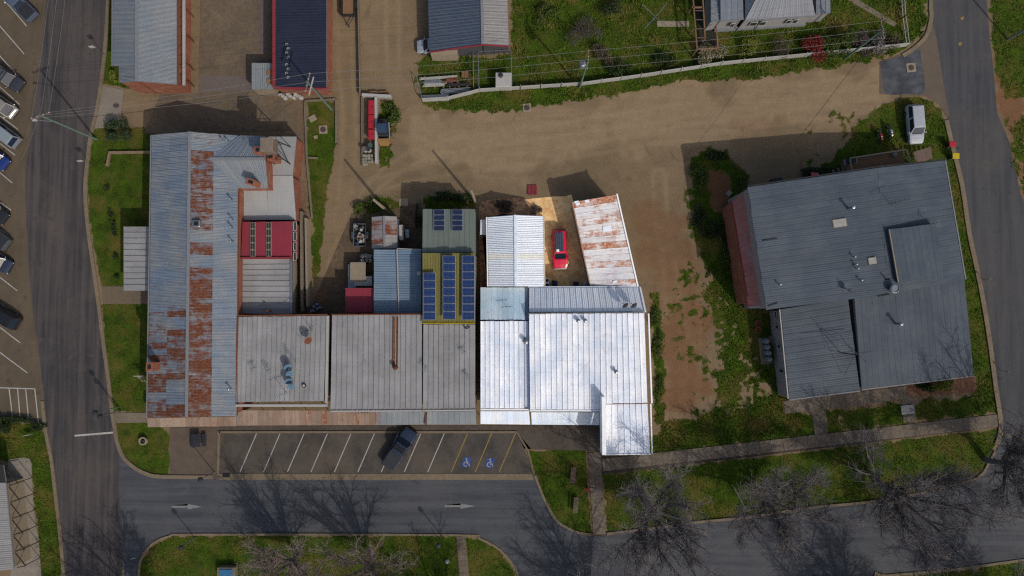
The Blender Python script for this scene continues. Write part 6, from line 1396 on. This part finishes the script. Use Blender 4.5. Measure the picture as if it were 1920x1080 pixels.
shrub('feathery green shrub beside the loader', 735, 215, 1.1, 1.4, 1.5, 'mid', 1500, .11); shrub('pale dry plant beside the loader', 742, 228, .6, .5, .7, 'pale', 300, .1)
shrub('grey bare round bush in the middle of the long grass yard', 1088, 52, 1.9, 2.0, 1.8, 'grey', 2600, .07, twiggy=True)
for x, y, r, c_, l in ((1160, 118, 1.6, 'dark', 'dark green bush above the fence left of the pergola'), (1018, 28, 1.3, 'mid', 'weedy bush nearest the slate shed in the long grass'), (1150, 15, 1.6, 'dark', 'dark bush near the clothes hoist'), (1245, 112, 1.2, 'dark', 'low dark bush with pale twigs under the pergola end'), (1262, 118, 1.0, 'mid', 'bright green bush under the pergola end'), (1130, 105, 1.5, 'brown', 'brown leafed bush near the transformer pole')):
    shrub(l, x, y, r, r * .9, r * .9, c_, int(900 * r), .11)
shrub('large pale flecked shrub beside the pergola end', 1323, 106, 2.3, 1.7, 1.9, 'pale', 3000, .11); shrub('yellow green small bush on the lawn of the white house', 1402, 92, 1.3, 1.3, 1.3, 'lime', 900, .1)
shrub('brown twiggy round shrub on the lawn before the white house', 1469, 92, 1.5, 1.6, 1.8, 'brown', 1800, .06, twiggy=True); shrub('bright red leafed shrub on the lawn before the white house', 1532, 88, 2.1, 1.9, 1.9, 'red', 3600, .1, twiggy=True)
shrub('lime green shrub beside the red leafed shrub', 1576, 84, 2.1, 2.0, 2.0, 'mid', 3800, .11); shrub('pink flowering shrub by the garden corner pole', 1616, 80, 1.7, 1.5, 1.5, 'pink', 1500, .1); shrub('white flowering shrub by the garden corner pole', 1646, 80, 1.5, 1.7, 1.5, 'blossom', 1700, .1); shrub('brownish shrub at the garden fence corner', 1674, 80, 1.3, 1.2, 1.2, 'brown', 900, .1)
shrub('leafy green shrub against the front of the hall', 1768, 722, 1.9, .9, 1.2, 'lime', 1700, .11); shrub('dark green shrub against the front of the hall', 1740, 727, 1.2, .9, 1.1, 'dark', 1000, .11)
for i, (x, y, rx, ry, l) in enumerate(((1345, 296, 1.8, 1.0, 'rough weedy bush at the top of the left hall bank'), (1312, 330, 1.2, 1.8, 'rough weedy bush down the lane side of the hall bank'), (1310, 400, 1.1, 2.0, 'tall dark weeds beside the red soil patch'), (1390, 350, .8, 1.4, 'dark weeds between the red soil patch and hall roof'), (1345, 430, 1.8, 2.0, 'dark weeds below the red soil patch'), (1375, 480, 1.6, 2.4, 'dark weeds alongside the faded red skillion'))):
    shrub(l, x, y, rx, ry, .7, 'dark' if i % 2 == 0 else 'mid', int(500 * rx * ry), .12, 'weeds on the hall bank')
shrub('low dark hedge along the deck and hall rear', 1540, 318, 2.6, .8, .8, 'dark', 1500, .11); shrub('dark green creeper patch behind the sage roof', 850, 370, 2.6, .6, .8, 'dark', 1400, .12); shrub('weedy patch behind the small rust shed', 690, 385, 1.6, .9, .8, 'mid', 1000, .12); shrub('dark ivy between the paving and the sage roofed store', 784, 410, .5, 1.6, .9, 'dark', 800, .1)
shrub('scruffy dry bush at the shed end of the sandy yard', 1008, 392, .8, .7, .7, 'brown', 500, .1); shrub('dry brown scrub behind the white gable shed', 945, 385, 1.8, .7, .6, 'brown', 1100, .12); shrub('dark bush at the left edge beside the hatched bay', 2, 800, 1.2, 1.4, 1.2, 'dark', 1400, .1)
shrub('bright yellow green weed by the brick side wall', 560, 328, .4, .5, .6, 'lime', 250, .09)
for x, y, l in ((1230, 590, 'upper weed clump along the white shop side'), (1234, 650, 'middle weed clump along the white shop side'), (1238, 720, 'lower weed clump along the white shop side')): shrub(l, x, y, .6, 2.0, .5, 'mid', 700, .1, 'weed strip beside the white shop')

# ------------------------------------------------------------------ bare trees
def tree_mesh(seed, h=10.0, limb_k=1.0, twigs=8):
    g = random.Random(seed); tr = MB(); br = MB()
    def limb(mb, p, d, L, r0, r1, segs, up, wob, n):
        pts = [p]
        for i in range(segs):
            d = (d + Vector((g.gauss(0, wob), g.gauss(0, wob), g.gauss(0, wob * .7) + up))).normalized(); p = p + d * L / segs; pts.append(p)
        for i in range(segs): mb.tube(pts[i], pts[i + 1], r0 + (r1 - r0) * i / segs, r0 + (r1 - r0) * (i + 1) / segs, n)
        return pts, d
    tp, d = limb(tr, Vector((0, 0, -.2)), Vector((0, 0, 1)), h * .24, .30, .22, 3, .2, .06, 9); top = tp[-1]
    ns = 9
    for i in range(ns):
        a = 6.2832 * i / ns + g.uniform(-.25, .25); el = g.uniform(.6, 1.0) if i % 3 else g.uniform(1.05, 1.3)
        d0 = Vector((math.cos(a) * math.cos(el), math.sin(a) * math.cos(el), math.sin(el))); L1 = h * g.uniform(.5, .72)
        p1, _ = limb(br, top - Vector((0, 0, g.uniform(0, .6))), d0, L1, .14 * limb_k, .05 * limb_k, 5, .02, .08, 6)
        for j in range(8):
            f = .22 + .78 * (j + g.random()) / 8; k = min(4, int(f * 5)); s = p1[k].lerp(p1[k + 1], f * 5 - k if f < 1 else 1)
            dd = ((p1[k + 1] - p1[k]).normalized() + Vector((g.gauss(0, .4), g.gauss(0, .4), g.gauss(.08, .3)))).normalized(); L2 = L1 * g.uniform(.35, .6)
            p2, _ = limb(br, s, dd, L2, .05 * limb_k, .024 * limb_k, 4, .04, .13, 4)
            for m_ in range(10):
                k2 = g.randint(0, 3); s2 = p2[k2].lerp(p2[k2 + 1], g.random()); dd2 = ((p2[k2 + 1] - p2[k2]).normalized() + Vector((g.gauss(0, .7), g.gauss(0, .7), g.gauss(.05, .5)))).normalized()
                p3, _ = limb(br, s2, dd2, g.uniform(.7, 1.4) * h / 10, .024, .014, 3, .02, .2, 3)
                for q in range(twigs):
                    k3 = g.randint(0, 2); s3 = p3[k3].lerp(p3[k3 + 1], g.random()); dd3 = ((p3[k3 + 1] - p3[k3]).normalized() + Vector((g.gauss(0, .7), g.gauss(0, .7), g.gauss(0, .6)))).normalized()
                    limb(br, s3, dd3, g.uniform(.45, .95), .014, .009, 2, 0, .25, 3)
    def pm(mb, nm):
        me = bpy.data.meshes.new(nm); me.from_pydata([tuple(v) for v in mb.v], [], mb.f); return me
    return pm(tr, 'trunk'), pm(br, 'crown')
TM = [tree_mesh(5, 10, 1.2, 8), tree_mesh(8, 10, 1.2, 8), tree_mesh(13, 10, 1.2, 8), tree_mesh(21, 10, 1.5, 5), tree_mesh(34, 10, 1.5, 5)]
bark_p = M('bark_pale', C(108, 96, 88), .9, var=.25, scale=3); bark_g = M('bark_grey', C(94, 88, 86), .9, var=.28, scale=3)
TV = {}
def tree(label, bx, by, h, wide, v, rz, bark):
    p = W(bx, by, 0); t = thing('bare_tree', label, 'tree', (p.x, p.y, 0), 'bare street trees', rz, local=True); t.scale = (wide, wide, h / 10)
    if (v, bark.name) not in TV:
        TV[(v, bark.name)] = [me.copy() for me in TM[v]]
        for me in TV[(v, bark.name)]: me.materials.append(bark)
    for me, nm in zip(TV[(v, bark.name)], ('trunk', 'crown')):
        o = bpy.data.objects.new(nm, me); col.objects.link(o); o.parent = t
tree('left bare tree of the two on the bottom lawn island', 560, 1042, 9.5, .95, 3, .3, bark_p); tree('right bare pale tree of the two on the bottom lawn island', 702, 1044, 9.5, .9, 4, 1.9, bark_p)
tree('bare tree just right of the small park path', 1218, 950, 12, 1.27, 2, .7, bark_g); tree('bare tree on the verge below the middle of the footpath', 1428, 930, 10.0, 1.15, 0, 2.2, bark_g)
tree('bare tree below the hall service path', 1645, 905, 13, 1.33, 1, 4.0, bark_g); tree('bare tree at the far right street corner', 1846, 862, 15, 1.33, 2, 5.1, bark_g)
tree('bare tree leaning in at the bottom edge near the lower right road', 1610, 1150, 11, 1.33, 0, 1.2, bark_g); tree('bare tree leaning in at the bottom right corner', 1850, 1125, 11, 1.33, 1, 2.9, bark_g)
tree('bare tree beyond the bottom edge shading the street bend', 1120, 1150, 11, 1.2, 4, 3.6, bark_g); tree('bare tree beyond the bottom edge shading the left road', 290, 1165, 12, 1.2, 3, 4.4, bark_g)
tree('bare tree beyond the bottom edge between the island and bend', 850, 1180, 9, 1.09, 1, .2, bark_p)

# foam blocks against the brick shop, blue lidded box on the lower island, hedge at left
G6 = 'white foam boxes along the brick shop wall'
for i in range(9):
    p = W(524 + i * 5 + R.uniform(-1, 1), 176 + (i % 3) * 3.2, .5); o = MB().box((p.x, p.y, .25), (R.uniform(.4, .65), R.uniform(.3, .5), .5), R.uniform(-.5, .5), .08).build('foam_box', MT['white']); tag(o, 'white foam box in the heap along the navy roofed shop front', 'box', G6)
p = W(423, 1074, .9); t = thing('picnic_shelter_box', 'concrete barbecue box with blue top on the lower island', 'barbecue', (p.x, p.y, 0)); MB().box((p.x, p.y, .4), (2.2, 1.2, .8), 0, .04).build('base', MT['concrete'], t); MB().box((p.x, p.y, .86), (1.6, .8, .1), 0, .03).build('top', mt('blue_top', C(40, 92, 130)), t)
for x, y, l in ((18, 786, 'left end of the low dark hedge below the hatched bay'), (46, 790, 'middle of the low dark hedge below the hatched bay'), (74, 799, 'right end of the low dark hedge below the hatched bay')): shrub(l, x, y, 1.3, .55, .8, 'dark', 900, .1, 'hedge below the hatched bay')
p = W(887, 1056, .4); tag(MB().box((p.x - 3.2, p.y + .1, .15), (.5, .45, .3), .4, .08).build('lawn_rock', MT['white']), 'small white rock on the lower island beside the path', 'rock')
